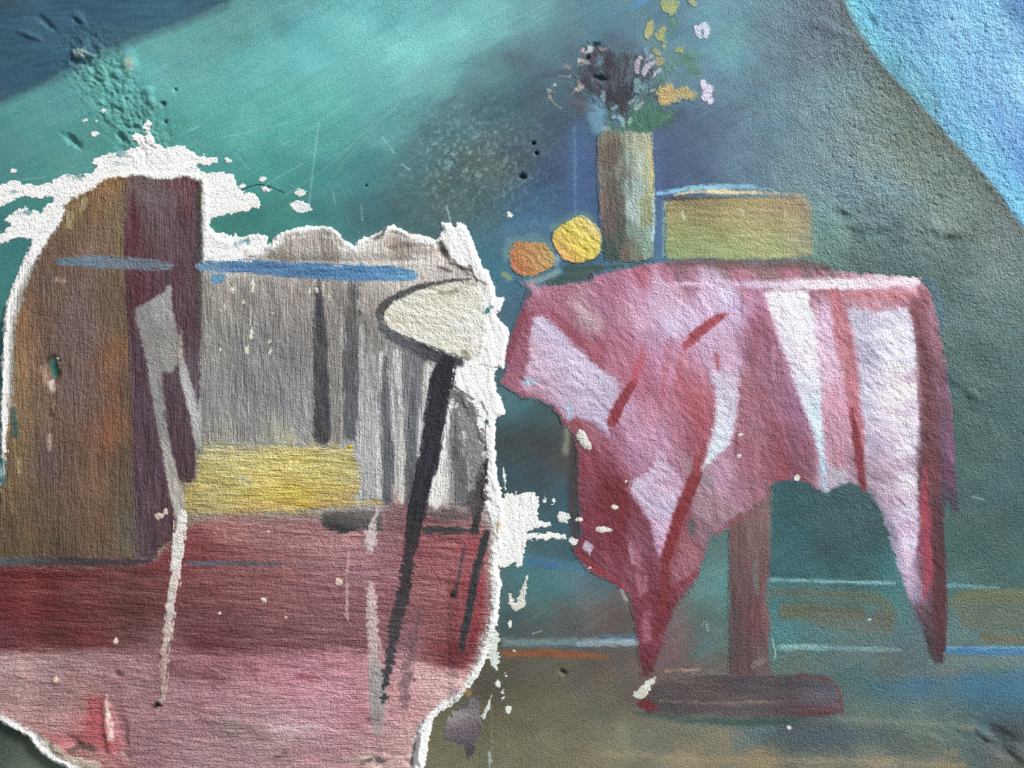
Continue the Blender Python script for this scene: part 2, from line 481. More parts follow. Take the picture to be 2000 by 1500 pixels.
# brush marks and stains in the ground
for (pts, w, col, op, so) in [
    ([(1000, 110), (1060, 140), (1120, 150)], 16, (66, 92, 108), 0.5, 14),
    ([(1060, 148), (1130, 138)], 4, (52, 72, 92), 0.6, 5),
    ([(1040, 150), (1100, 142)], 3, (58, 80, 98), 0.5, 4),
    ([(1130, 260), (1130, 420)], 22, (62, 96, 146), 0.45, 16),
    ([(1122, 250), (1124, 420)], 2, (96, 140, 168), 0.5, 3),
    ([(1168, 200), (1170, 250)], 14, (104, 154, 180), 0.7, 9),
    ([(1145, 205), (1158, 235)], 9, (92, 136, 162), 0.6, 7),
    ([(1235, 15), (1262, 0)], 6, (70, 132, 180), 0.7, 5),
    ([(1285, 480), (1288, 400), (1284, 270)], 7, (66, 92, 140), 0.6, 6),
    ([(1420, 100), (1440, 60)], 24, (92, 156, 160), 0.4, 20),
    ([(1810, 545), (1832, 575), (1840, 640)], 6, (76, 110, 142), 0.6, 6),
    ([(990, 480), (998, 450), (1040, 440), (1080, 446)], 14, (84, 128, 152), 0.3, 14),
    ([(990, 500), (997, 476), (1020, 466), (1056, 468), (1080, 482)], 9, (124, 156, 144), 0.5, 9),
    ([(984, 535), (996, 544)], 5, (150, 160, 110), 0.8, 4),
    ([(1084, 446), (1108, 430), (1130, 420), (1154, 426)], 8, (104, 144, 124), 0.5, 9),
    ([(1086, 515), (1092, 500)], 6, (140, 170, 180), 0.7, 5),
    ([(1090, 530), (1060, 545), (1030, 552)], 6, (134, 160, 158), 0.7, 5),
    ([(1112, 835), (1110, 860), (1106, 880)], 8, (140, 146, 124), 0.65, 7),
    ([(1120, 850), (1122, 900), (1120, 1000), (1124, 1060)], [7, 11, 12, 8], (58, 52, 54), 0.85, 6),
    ([(1000, 1090), (1040, 1095), (1090, 1100), (1140, 1112)], 9, (62, 112, 150), 0.55, 8),
    ([(1036, 1098), (1085, 1108)], 4, (44, 98, 154), 0.7, 5),
    ([(900, 555), (960, 560)], 10, (60, 118, 132), 0.4, 8),
]:
    dab(S(pts, w, wob=2), col, op=op, soft=so)
# pale scratches and brush hairs' tracks in the teal
for (pts, op) in [([(622, 242), (612, 320), (604, 400)], .5), ([(747, 268), (770, 300)], .7), ([(785, 320), (800, 332)], .6), ([(872, 402), (880, 432)], .7), ([(560, 240), (470, 262), (430, 268)], .3),
                  ([(590, 320), (520, 360)], .35), ([(690, 190), (610, 250), (520, 300)], .25), ([(720, 250), (650, 320), (560, 380)], .2), ([(40, 352), (90, 346)], .35), ([(365, 257), (388, 246)], .5),
                  ([(650, 370), (655, 400)], .4), ([(460, 300), (486, 330)], .3), ([(700, 120), (620, 170), (520, 220)], .22), ([(800, 180), (700, 280), (640, 360)], .18), ([(1380, 1220), (1382, 1232)], .9), ([(1508, 1248), (1514, 1275), (1513, 1285)], .8),
                  ([(1040, 1238), (1058, 1232)], .6), ([(1900, 970), (1922, 976)], .7), ([(1934, 820), (1950, 850)], .35), ([(960, 1380), (962, 1490)], .22), ([(705, 400), (708, 430)], .5)]:
    dab(S(pts, 1.1, wob=0.3), (176, 206, 204), op=op, soft=1.6)
for (pts, w, col, op, so) in [([(1300, 130), (1325, 105), (1360, 112)], 14, (70, 116, 100), 0.45, 12), ([(1306, 70), (1318, 40)], 10, (72, 120, 112), 0.4, 10), ([(1330, 150), (1364, 140)], 9, (70, 112, 104), 0.4, 10), ([(1270, 90), (1300, 110), (1290, 150)], 16, (84, 118, 116), 0.4, 14),
                              ([(1230, 90), (1190, 80)], 16, (62, 82, 98), 0.4, 14), ([(1120, 110), (1110, 160), (1130, 200)], 18, (62, 82, 98), 0.45, 16), ([(1250, 30), (1280, 70)], 14, (84, 124, 130), 0.4, 12), ([(1330, 215), (1300, 250)], 10, (52, 84, 90), 0.5, 10)]:
    dab(S(pts, w, wob=4, dry=3), col, op=op, soft=so)
# grey freckles where the veil was dabbed on
s_ = window(700, 180, 1160, 480)
fr = np.exp(-((XX[s_] - 920) / 130) ** 2 - ((YY[s_] - 320) / 110) ** 2)
n_ = fbm(XX[s_], YY[s_], 6, 6, 0, 901, 2)
C[s_] += (np.clip(n_ - 0.15, 0, 1.2) * fr * 60)[..., None] * np.array((0.9, 1.05, 1.0), np.float32)
C[s_] -= (np.clip(-n_ - 0.3, 0, 1) * fr * 22)[..., None]

# skirting: thin pale lines, olive strokes, blue edge
for (pts, w, col, op, so, dr) in [
    ([(1502, 1132), (1600, 1135), (1700, 1138), (1748, 1139)], 3, (124, 170, 176), 0.9, 2.5, 1.5),
    ([(1850, 1143), (1900, 1146), (1950, 1148)], 3, (110, 158, 164), 0.8, 3, 1.5),
    ([(1505, 1122), (1580, 1124)], 3, (34, 74, 84), 0.5, 3, 1),
    ([(1515, 1155), (1600, 1160), (1680, 1166), (1730, 1175), (1742, 1200)], [8, 11, 12, 12, 9], (96, 100, 82), 0.75, 9, 4),
    ([(1535, 1195), (1600, 1192), (1680, 1200)], [16, 17, 12], (98, 92, 68), 0.75, 9, 4),
    ([(1600, 1210), (1680, 1222), (1735, 1228)], [14, 14, 10], (98, 104, 92), 0.7, 9, 4),
    ([(1715, 1205), (1735, 1210)], 14, (100, 88, 72), 0.6, 9, 3),
    ([(1520, 1265), (1600, 1264), (1700, 1268), (1760, 1270)], [5, 5, 4, 2], (122, 170, 170), 0.7, 3.5, 2),
    ([(1530, 1263), (1590, 1262)], 4, (140, 190, 190), 0.5, 3, 2),
    ([(1880, 1168), (1940, 1166), (2100, 1164)], 15, (106, 110, 82), 0.85, 5, 3),
    ([(1900, 1205), (1960, 1205), (2100, 1208)], 26, (98, 106, 92), 0.85, 9, 4),
    ([(1920, 1246), (2100, 1250)], 9, (108, 102, 74), 0.75, 5, 3),
    ([(1853, 1175), (1880, 1185)], 12, (100, 108, 86), 0.7, 8, 3),
    ([(1852, 1270), (1920, 1271), (2100, 1273)], [7, 9, 9], (60, 122, 172), 0.9, 3, 1.5),
    ([(1852, 1265), (2100, 1265)], 2, (116, 168, 192), 0.6, 2.5, 1.5),
    ([(1820, 1295), (1900, 1290), (2100, 1292)], 9, (104, 128, 126), 0.6, 7, 3),
    ([(1760, 1318), (1840, 1312), (1900, 1306)], 4, (120, 112, 112), 0.5, 5, 2),
    ([(984, 1254), (1060, 1256), (1150, 1252), (1246, 1254)], [6, 7, 7, 8], (106, 134, 140), 0.85, 5, 3),
    ([(1130, 1258), (1190, 1254), (1244, 1255)], [4, 6, 6], (150, 170, 184), 0.75, 4, 3),
    ([(1170, 1243), (1244, 1243)], 3, (72, 108, 142), 0.8, 3, 1.5),
    ([(990, 1266), (1150, 1264)], 2.5, (70, 92, 96), 0.6, 3, 2),
    ([(986, 1276), (1060, 1276), (1130, 1279), (1185, 1284)], [6, 8, 7, 3], (138, 78, 44), 0.9, 5, 2.5),
]:
    dab(S(pts, w, wob=1.0, dry=dr), col, op=op, soft=so)
# floor strokes
for (pts, w, col, op, so) in [
    ([(1440, 1462), (1452, 1440), (1500, 1420)], 14, (86, 112, 116), 0.5, 10),
    ([(1500, 1442), (1600, 1440), (1720, 1430)], 18, (66, 84, 98), 0.45, 14),
    ([(1330, 1452), (1400, 1460), (1450, 1478)], 8, (132, 124, 98), 0.5, 8),
    ([(1180, 1470), (1400, 1486), (1700, 1484), (1880, 1496)], 6, (158, 142, 108), 0.5, 8),
    ([(1640, 1404), (1780, 1412), (1900, 1420)], 6, (124, 132, 116), 0.5, 7),
    ([(1720, 1345), (1820, 1340), (2100, 1330)], 20, (50, 112, 150), 0.35, 16),
    ([(1215, 1420), (1225, 1480)], 12, (136, 142, 118), 0.35, 10),
]:
    dab(S(pts, w, wob=4), col, op=op, soft=so, ang=5)

# rough places, pits and flaked blisters in the ground relief
rs = np.random.RandomState(11)


def bump(cx, cy, r, h, ell=1.0, ang=0.0, wob=0.25):
    s = window(cx - 3 * r * max(1, ell), cy - 3 * r * max(1, ell), cx + 3 * r * max(1, ell), cy + 3 * r * max(1, ell))
    x, y = XX[s] - cx, YY[s] - cy
    ca, sa = math.cos(math.radians(ang)), math.sin(math.radians(ang))
    u = (x * ca + y * sa) / (r * ell)
    v = (-x * sa + y * ca) / r
    q = np.hypot(u, v) * (1 + wob * fbm(XX[s], YY[s], r * 1.2, seed=77, octv=2))
    dh = h * np.exp(-q * q * q * 1.2)
    H[s] += dh
    seen = set()
    for L in LAYERS:
        o = overlap(s, L.s)
        if o and id(L.H) not in seen:
            seen.add(id(L.H))
            L.H[o[1]] += dh[o[0]]


# flaking blister field above the arch, pores of the rough plaster on the right
t_ = np.clip(((XX - 170) * 110 + (YY - 110) * 160) / (110.0 ** 2 + 160.0 ** 2), 0, 1)
fl_ = np.exp(-(np.hypot(XX - 170 - 110 * t_, YY - 110 - 160 * t_) / 46.0) ** 2)
n_ = fbm(XX, YY, 20, 12, 45, 41, 3)
H += fl_ * (3.2 * np.clip(n_, -0.9, 0.9) + 2.0 * fbm(XX, YY, 7, 5, 30, 43, 2))
po_ = sstep(1500, 1700, XX) * sstep(520, 380, YY)
n_ = fbm(XX, YY, 13, 9, 35, 47, 3)
H += po_ * (-4.0 * np.clip(-n_ - 0.45, 0, 1) + 0.9 * fbm(XX, YY, 9, 7, 30, 49, 2))
n_ = fbm(XX, YY, 26, 12, 20, 53, 3)
H += 1.4 * n_ * np.exp(-((XX - 1760) / 160) ** 2 - ((YY - 470) / 70) ** 2) + 1.2 * n_ * np.exp(-((XX - 1880) / 120) ** 2 - ((YY - 1440) / 50) ** 2)
for (cx, cy, r, h, e, a) in [(160, 106, 15, 7, 1.2, 10), (150, 122, 9, -4, 1.5, 20), (255, 125, 16, 4, 1.6, 70), (290, 178, 8, 4, 1.2, 20), (296, 200, 8, 4, 1.5, 60), (318, 204, 5, -5, 1.2, 0), (342, 175, 4, -4, 1, 0), (142, 275, 7, -7, 3, 38),
                             (90, 45, 6, -4, 4, 40), (60, 70, 6, 3.5, 4, 20), (150, 42, 5, -5, 2, 40), (322, 238, 4, -5, 1, 0), (236, 268, 6, -5, 2, 40), (265, 250, 6, -4, 2, 10), (156, 40, 10, 3, 2, 50),
                             (1042, 279, 3.5, -9, 1, 0), (1048, 299, 3.5, -9, 1, 0), (1021, 345, 5, -9, 1.6, 10), (715, 362, 2.5, -6, 1, 0), (1172, 153, 6, -8, 2.2, 15), (1148, 112, 4, -6, 1, 0), (1163, 88, 5, -5, 2, -10), (1100, 1313, 5, -6, 1.6, 40)]:
    bump(cx, cy, r, h, e, a)
for (cx, cy, r, h, e, a) in [(1620, 55, 12, 4, 3, 25), (1700, 40, 8, -4, 2, 60), (1640, 420, 10, -5, 2, 30), (1690, 440, 16, 5, 2, 10), (1720, 455, 12, -5, 2, 20), (1850, 450, 14, 4, 3, 10), (1860, 470, 10, -4, 2, 10), (1960, 1450, 24, -7, 2, 30), (1930, 1440, 8, 5, 3, 35),
                             (1990, 1470, 14, 6, 2, 50), (1880, 740, 22, 3, 2, 40), (1900, 770, 9, 4, 2, 30)]:
    bump(cx, cy, r, h, e, a)
for (cx, cy, r) in [(1042, 279, 3.4), (1048, 299, 3.2), (1021, 345, 5), (1172, 153, 5), (318, 200, 3), (714, 361, 3), (1163, 88, 4), (1150, 112, 3), (1100, 1313, 3)]:
    dab(E(cx, cy, r * 1.2, r * 0.7, wob=1.6, ws=4), (26, 34, 38), op=0.8, soft=1.6)
for (cx, cy, rx, ry) in [(160, 105, 14, 10), (252, 122, 10, 14)]:
    dab(E(cx, cy, rx, ry, wob=3, dry=2), (176, 188, 168), op=0.65, soft=5)

WALL = Layer()
WALL.name, WALL.parent, WALL.mat, WALL.label, WALL.cat, WALL.group, WALL.kind = 'wall_back', None, 'paint', 'plaster wall painted with a faded teal still life scene', None, None, 'structure'
WALL.idx = 0
WALL.s = FULL
WALL.C, WALL.H, WALL.G = C.copy(), H.copy(), G.copy()
WALL.q = np.ones((NY - 1, NX - 1), bool)
WALL.obj = None
LAYERS.append(WALL)
# the ground's own colour fields become pieces of the wall
qx, qy = XX[:-1, :-1] + 1, YY[:-1, :-1] + 1
band_q = poly_sd(BAND, qx, qy) > 0
drape_q = poly_sd(DRAPE, qx, qy) > 0
skirt_q = (qy > 1130 + 0.02 * (qx - 1500)) & (qy < 1266) & (qx > 1400)
floor_q = (qy >= 1266) & ~skirt_q


def wall_piece(name, mask, label):
    L = Layer()
    L.__dict__.update(WALL.__dict__)
    L.name, L.parent, L.label, L.kind = name, WALL, label, None
    L.q = mask & WALL.q
    WALL.q = WALL.q & ~mask
    L.obj = None
    LAYERS.append(L)
    return L


def flush_wall():
    wall_piece('painted_band', band_q, 'dark blue painted band crossing the upper left corner')
    wall_piece('painted_drape_glare', drape_q, 'pale blue painted hanging with a slanting edge and window glare in its colour')
    wall_piece('painted_skirting', skirt_q, 'teal and olive painted skirting strip')
    wall_piece('painted_floor', floor_q, 'olive and blue painted floor')


flush_wall()
for L in LAYERS[1:]:
    L.idx = 0


def groove(amp, sx, sy, ang=0.0, seed=None):
    sd = seed or nseed()
    return lambda s, f: amp * fbm(XX[s], YY[s], sx, sy, ang, sd, 3)


WHITE = (253, 252, 248)
BONE = (232, 229, 214)


def whites(s, f):
    c = tone(s, WHITE, var=6, vs=(9, 5), var2=5, hue=1.5)
    n = fbm(XX[s], YY[s], 9, 5, 25, nseed(), 3)
    k = np.clip(n - 0.55, 0, 1)[..., None] * 0.5          # greyer mottling at random
    return c * (1 - k) + np.array((176, 172, 160), np.float32) * k


# ================================================================== PLASTER PATCH on the left
patch = Thing('plaster_patch', 'thick torn patch of painted plaster with white broken edges, left of the tablecloth', 'plaster patch', (470, 1000))
OUT = [(30, 540), (45, 510), (60, 475), (85, 442), (108, 418), (126, 394), (150, 374), (185, 350), (220, 338), (260, 332), (300, 337), (345, 334), (385, 338), (405, 352), (412, 400), (408, 440), (430, 462), (470, 474),
       (500, 484), (518, 478), (534, 464), (550, 452), (570, 446), (600, 440), (640, 442), (660, 452), (674, 468), (690, 476), (712, 462), (735, 455), (748, 448), (756, 441), (768, 439), (782, 444), (798, 453), (830, 460),
       (850, 468), (864, 456), (862, 434), (872, 436), (882, 434), (888, 444), (893, 434), (905, 437), (912, 446), (930, 486), (940, 518), (952, 528), (966, 560), (968, 580), (986, 579), (978, 610), (969, 613), (977, 626),
       (992, 638), (995, 658), (989, 684), (984, 722), (974, 719), (966, 730), (966, 754), (978, 780), (987, 810), (970, 817), (967, 830), (969, 880), (970, 930), (978, 956), (984, 1000), (980, 1060), (974, 1108), (979, 1140),
       (976, 1176), (973, 1205), (966, 1230), (955, 1262), (948, 1290), (938, 1312), (920, 1336), (905, 1356), (885, 1376), (862, 1390), (848, 1404), (842, 1430), (836, 1460), (828, 1500), (815, 1580), (740, 1660), (500, 1690),
       (300, 1620), (200, 1545), (128, 1499), (96, 1482), (76, 1464), (60, 1445), (40, 1430), (20, 1421), (0, 1406), (-30, 1380), (-60, 1330), (-72, 1200), (-60, 1110), (-12, 1088), (-3, 1000), (0, 900), (0, 795), (3, 690), (7, 613), (17, 571)]
FACE = [(600, 465, (170, 160, 152)), (560, 475, (176, 168, 160)), (640, 470, (150, 142, 134)), (520, 500, (190, 180, 170)), (600, 498, (196, 186, 176)), (680, 500, (214, 206, 198)), (740, 478, (206, 198, 190)), (780, 475, (176, 164, 152)),
        (830, 478, (190, 180, 170)), (820, 500, (222, 216, 208)), (740, 508, (222, 214, 206)), (880, 520, (214, 208, 204)), (900, 535, (196, 186, 184)), (850, 530, (196, 186, 182)), (430, 500, (236, 234, 228)), (470, 490, (232, 228, 220)),
        (430, 560, (156, 148, 140)), (480, 580, (144, 138, 132)), (540, 580, (142, 136, 132)), (600, 570, (150, 142, 136)), (410, 650, (146, 144, 138)), (470, 680, (132, 131, 129)), (540, 680, (134, 133, 132)), (600, 680, (134, 132, 130)),
        (420, 780, (140, 141, 141)), (480, 790, (138, 139, 140)), (560, 790, (140, 141, 142)), (600, 820, (150, 150, 150)), (440, 850, (158, 157, 146)), (560, 862, (172, 170, 148)), (660, 600, (136, 130, 126)), (650, 700, (140, 136, 132)),
        (720, 560, (176, 168, 160)), (720, 650, (140, 138, 136)), (715, 760, (150, 150, 152)), (720, 850, (170, 172, 174)), (725, 940, (168, 170, 172)), (770, 720, (150, 152, 154)), (785, 800, (160, 160, 162)), (785, 900, (190, 190, 188)),
        (800, 760, (120, 122, 128)), (800, 700, (120, 120, 124)), (740, 590, (170, 162, 154)), (780, 550, (200, 190, 182)), (850, 900, (214, 214, 212)), (855, 950, (222, 220, 216)), (860, 800, (226, 226, 224)), (900, 900, (150, 152, 152)),
        (900, 980, (150, 140, 138)), (940, 700, (240, 240, 238)), (950, 850, (236, 236, 234)), (940, 600, (240, 239, 234)), (800, 1000, (150, 110, 112)), (400, 1000, (150, 140, 120))]
s, f = P(OUT, wob=2.2, ws=16, dry=1.2, ds=(8, 5), pad=22)
psd = f.copy()
psl = s


def face_tone(s, f):
    c = tone(s, FACE, power=2.0, eps=16, var=12, vs=(46, 4), ang=86, var2=6, hue=2)
    k = sstep(26, 10, f)[..., None]                # broken edge shows raw white plaster
    return c * (1 - k) + whites(s, f) * k


def face_relief(s, f):
    lip = 3.0 * lip_mask(XX[s], YY[s]) * np.exp(-((f - 8) / 6.0) ** 2)      # raised lip along the break
    return lip + 0.5 * fbm(XX[s], YY[s], 24, seed=311, octv=2) + 0.45 * fbm(XX[s], YY[s], 7, 6, 30, seed=317, octv=2)


def lip_mask(x, y):
    m = 0.25 + 0.75 * sstep(560, 640, y) * sstep(80, 30, x)
    m = np.maximum(m, sstep(1380, 1410, y) * sstep(260, 160, x) * 1.3)
    m = np.maximum(m, sstep(860, 900, x) * sstep(1090, 1140, y) * sstep(1420, 1380, y))
    m = np.maximum(m, sstep(800, 780, x) * 0 + sstep(500, 540, x) * sstep(860, 800, x) * sstep(520, 490, y))
    return np.clip(m, 0, 1.3)


face = paint('plaster_face', (s, f), face_tone, t=8.0 * lip_mask(XX[s], YY[s]), ramp=7.0, soft=1.5, parent=patch, mat='plaster_v', grit=0.85, relief=face_relief)

# bare plaster scraped along the top of the patch
TOPW = [(-60, 364), (0, 361), (18, 355), (30, 350), (48, 360), (75, 361), (100, 357), (104, 349), (122, 344), (155, 342), (178, 338), (186, 328), (177, 320), (179, 312), (192, 305), (225, 296), (250, 290), (268, 284),
        (258, 272), (257, 264), (268, 259), (282, 268), (287, 262), (280, 250), (281, 240), (288, 233), (297, 242), (292, 254), (298, 266), (306, 280), (318, 286), (330, 288), (345, 281), (360, 288), (376, 299), (400, 305), (422, 308),
        (422, 317), (408, 323), (386, 322), (390, 334), (420, 336), (436, 335), (454, 338), (461, 354), (466, 370), (484, 378), (502, 378), (510, 398), (508, 406), (480, 412), (462, 416), (440, 422), (418, 427), (406, 438), (409, 450),
        (426, 451), (446, 458), (462, 457), (476, 462), (490, 456), (508, 458), (522, 463), (522, 480), (500, 500), (460, 512), (396, 516), (398, 440), (396, 372), (370, 352), (300, 350), (235, 352), (190, 366), (140, 400), (112, 440), (88, 478), (64, 520),
        (44, 512), (62, 478), (60, 466), (40, 466), (26, 468), (5, 476), (-30, 480), (-60, 470), (-60, 455), (0, 455), (19, 442), (8, 430), (20, 417), (36, 410), (50, 405), (66, 412), (80, 417), (87, 404), (103, 390), (88, 386), (70, 387), (52, 386), (34, 391), (0, 405), (-60, 420)]
paint('scraped_margin', P(TOPW, wob=2.5, ws=9, dry=3.0, ds=(10, 4), ang=-8), whites, t=1.2, ramp=2.5, soft=1.5, parent=patch, mat='plaster', grit=0.9,
      label='ragged white scraped plaster along the top of the patch', relief=groove(0.9, 30, 4, -8))
for (cx, cy, rx, ry) in [(238, 301, 12, 5), (232, 319, 4, 3), (150, 346, 12, 4), (392, 326, 8, 4), (26, 374, 5, 4), (480, 470, 10, 5), (470, 474, 6, 3), (52, 416, 8, 3), (364, 330, 4, 4)]:
    dab(E(cx, cy, rx, ry, wob=3, dry=3), (92, 142, 150), op=0.75, soft=3)
# the white strip where the patch breaks off beside the tablecloth
RIGHTW = [(863, 434), (872, 437), (881, 434), (888, 445), (893, 434), (906, 438), (914, 450), (932, 488), (941, 519), (953, 530), (966, 560), (969, 581), (985, 580), (978, 609), (968, 612), (977, 627), (991, 639), (994, 658), (988, 684), (983, 721), (973, 719),
          (965, 730), (966, 756), (978, 782), (986, 809), (969, 817), (966, 832), (969, 880), (970, 930), (978, 956), (984, 1000), (980, 1060), (974, 1108), (979, 1142), (976, 1178), (973, 1207), (966, 1232), (955, 1264), (948, 1292), (938, 1314), (920, 1338), (905, 1358),
          (885, 1378), (862, 1392), (846, 1406), (838, 1440), (828, 1500), (812, 1570), (790, 1570), (806, 1500), (810, 1440), (826, 1404), (850, 1386), (892, 1356), (916, 1322), (930, 1284), (944, 1244), (956, 1200), (957, 1140), (956, 1090), (962, 1030), (946, 985), (936, 960), (952, 930), (950, 890),
          (940, 860), (924, 820), (905, 790), (888, 760), (885, 735), (905, 712), (930, 705), (940, 660), (942, 600), (946, 556), (926, 545), (905, 528), (884, 508), (868, 486), (852, 472), (862, 460)]
paint('torn_edge', P(RIGHTW, wob=2.0, ws=9, dry=2.2, ds=(8, 5), ang=70), whites, t=2.0, ramp=3.5, soft=1.5, parent=patch, mat='plaster', grit=0.8, label='white torn edge running down the right side of the patch', relief=groove(1.3, 26, 8, 75))
BLOCK = [(975, 975), (992, 963), (1016, 963), (1024, 960), (1044, 962), (1052, 974), (1051, 1018), (1076, 1020), (1078, 1027), (1050, 1034), (1028, 1040), (1060, 1042), (1080, 1040), (1104, 1046), (1106, 1053), (1076, 1054), (1030, 1055), (1028, 1068), (1022, 1086),
         (1019, 1106), (1012, 1110), (1004, 1100), (994, 1108), (974, 1110), (970, 1040)]
paint('scraped_block', P(BLOCK, wob=2, ws=8, dry=2.6, ds=(6, 4)), whites, t=1.4, ramp=2.5, soft=1.5, parent=patch, mat='plaster', grit=0.9, label='square white scraped area jutting from the patch towards the tablecloth', relief=groove(1.0, 24, 5, 88))
dab(E(974, 1030, 7, 14, wob=3, dry=2), (186, 172, 120), op=0.6, soft=5)

# hollows in the patch
for (cx, cy, r, h, e, a) in [(106, 724, 13, -9, 1.8, 90), (98, 812, 6, -4, 4, 88), (308, 1376, 6, -8, 1.3, 20), (230, 1318, 8, -5, 1.3, 30), (112, 1330, 9, 4, 1.2, 0), (860, 492, 8, -4, 2, 60), (808, 1470, 7, -8, 5, 100), (820, 1460, 5, 4, 6, 100), (150, 1450, 12, -6, 2, 30), (120, 1462, 10, 5, 2, 40),
                             (212, 1420, 10, 6, 4.5, 84), (240, 1430, 12, -4, 4, 80), (800, 1490, 8, -5, 2, 20), (735, 1490, 10, -4, 2, 10), (750, 1478, 8, 4, 1.5, 0), (440, 1410, 24, 3, 3, 30), (500, 1440, 14, -3, 3, 25)]:
    bump(cx, cy, r, h, e, a)

# ------------------------------------------------------------------ arched brown door
DOOR = [(-20, 1108), (-10, 960), (4, 955), (10, 900), (18, 830), (26, 760), (29, 690), (36, 613), (52, 560), (64, 528), (84, 486), (104, 452), (122, 428), (128, 402), (142, 384), (162, 378), (176, 370), (192, 360), (206, 350), (232, 344), (264, 346), (262, 400), (258, 470), (258, 540), (262, 620), (268, 740), (272, 860), (276, 980), (274, 1040), (276, 1102), (230, 1108), (100, 1108)]
paint('arched_door', P(DOOR, wob=2.2, ws=8, dry=3.0, ds=(6, 5)), [(222, 352, (150, 112, 70)), (232, 366, (128, 100, 66)), (215, 365, (178, 124, 66)), (160, 395, (120, 92, 62)), (138, 400, (140, 120, 80)), (196, 392, (124, 92, 62)), (150, 440, (112, 84, 62)), (200, 440, (126, 94, 74)), (228, 440, (118, 104, 82)), (232, 400, (120, 108, 90)),
        (120, 480, (116, 88, 68)), (180, 490, (132, 102, 84)), (230, 500, (112, 90, 60)), (90, 540, (112, 86, 74)), (160, 560, (116, 92, 88)), (215, 570, (104, 84, 66)), (70, 620, (112, 86, 70)), (130, 650, (114, 92, 90)), (180, 660, (116, 94, 94)), (236, 640, (104, 88, 68)),
        (46, 640, (138, 98, 62)), (40, 720, (148, 116, 78)), (34, 800, (140, 110, 74)), (70, 760, (118, 92, 72)), (150, 760, (114, 90, 88)), (190, 760, (118, 90, 80)), (225, 680, (142, 92, 56)), (222, 760, (136, 88, 56)), (246, 760, (92, 74, 58)),
        (215, 850, (142, 86, 56)), (40, 900, (118, 94, 64)), (90, 900, (100, 78, 76)), (140, 900, (110, 84, 72)), (180, 930, (122, 88, 66)), (240, 900, (98, 78, 60)), (14, 950, (110, 88, 60)), (60, 980, (98, 74, 52)), (120, 1000, (108, 82, 62)), (190, 1010, (122, 92, 68)),
        (40, 1050, (96, 76, 52)), (120, 1062, (92, 72, 56)), (200, 1050, (112, 84, 62)), (250, 1030, (100, 92, 80)), (252, 960, (96, 84, 66))],
      t=0.7, soft=3, var=8, vs=(60, 3), ang=88, grit=0.95, mat='paint_v', label='brown painted arched door on the left of the plaster patch', cat='painted door', relief=groove(0.35, 40, 5, 88))
door = LAYERS[-1]
for (cx, cy, rx, ry, c) in [(105, 716, 8, 22, (60, 122, 112)), (116, 714, 4, 6, (220, 210, 205))]:
    paint('worn_hole', E(cx, cy, rx, ry, wob=3, ws=7, dry=2), c, t=0.4, soft=2, parent=door, mat='plaster', label='teal ground showing through a worn hole' if c[0] == 60 else 'pale rim of the worn hole')
dab(S([(96, 700), (104, 692), (116, 700)], 4, wob=2), (40, 30, 28), op=0.7, soft=5)  # shade under the hole's upper rim, painted dark
for (pts, w, c, op) in [([(100, 748), (102, 760)], 7, (220, 210, 200), .8), ([(84, 720), (92, 750)], 6, (190, 160, 140), .6), ([(104, 790), (100, 830)], 3, (190, 160, 150), .7), ([(98, 850), (97, 880)], 4, (196, 170, 160), .7), ([(112, 545), (124, 550)], 4, (190, 160, 145), .7), ([(140, 420), (135, 440)], 8, (176, 160, 110), .6),
                        ([(168, 390), (160, 410)], 6, (196, 180, 130), .5), ([(28, 800), (34, 850)], [4, 4], (40, 90, 90), .8), ([(8, 900), (12, 940)], 5, (60, 120, 120), .8), ([(30, 860), (40, 920)], 3, (196, 160, 110), .6), ([(22, 940), (30, 1000)], 3, (170, 130, 80), .5)]:
    dab(S(pts, w, wob=2, dry=2), c, op=op, soft=3)

# ------------------------------------------------------------------ maroon curtain beside the door
MAROON = [(244, 352), (256, 343), (270, 340), (300, 348), (330, 351), (350, 345), (366, 342), (382, 350), (392, 360), (394, 520), (395, 640), (391, 762), (386, 800), (384, 900), (380, 938), (366, 946), (346, 940), (345, 1010), (344, 1052), (318, 1068), (300, 1088), (266, 1092), (262, 1040), (259, 860), (252, 700), (245, 600), (241, 510), (243, 430)]
paint('maroon_curtain', P(MAROON, wob=1.8, ws=9, dry=2.2, ds=(6, 5)), [(262, 400, (84, 46, 56)), (262, 480, (92, 44, 54)), (256, 360, (112, 92, 80)), (300, 360, (104, 90, 90)), (290, 400, (102, 84, 86)), (320, 400, (106, 86, 90)), (345, 370, (112, 72, 80)), (370, 380, (100, 62, 72)), (360, 440, (92, 60, 70)), (300, 450, (100, 80, 82)),
        (330, 480, (98, 74, 80)), (272, 560, (84, 36, 46)), (262, 600, (82, 52, 60)), (310, 540, (92, 64, 72)), (350, 530, (92, 62, 70)), (370, 600, (86, 54, 64)), (268, 700, (80, 54, 66)), (280, 800, (84, 60, 74)), (272, 900, (88, 62, 76)), (310, 900, (80, 58, 68)), (340, 780, (84, 62, 74)), (356, 860, (80, 60, 68)),
        (365, 920, (76, 54, 60)), (380, 740, (96, 82, 92)), (290, 980, (86, 62, 74)), (270, 1060, (96, 76, 80)), (320, 1030, (84, 54, 64)), (300, 1070, (80, 58, 66))],
      t=0.8, soft=3, var=13, vs=(50, 4), ang=88, grit=0.85, mat='paint_v', label='dark maroon painted curtain hanging beside the brown arched door', cat='painted curtain', relief=groove(0.35, 40, 5, 88))
cur = LAYERS[-1]
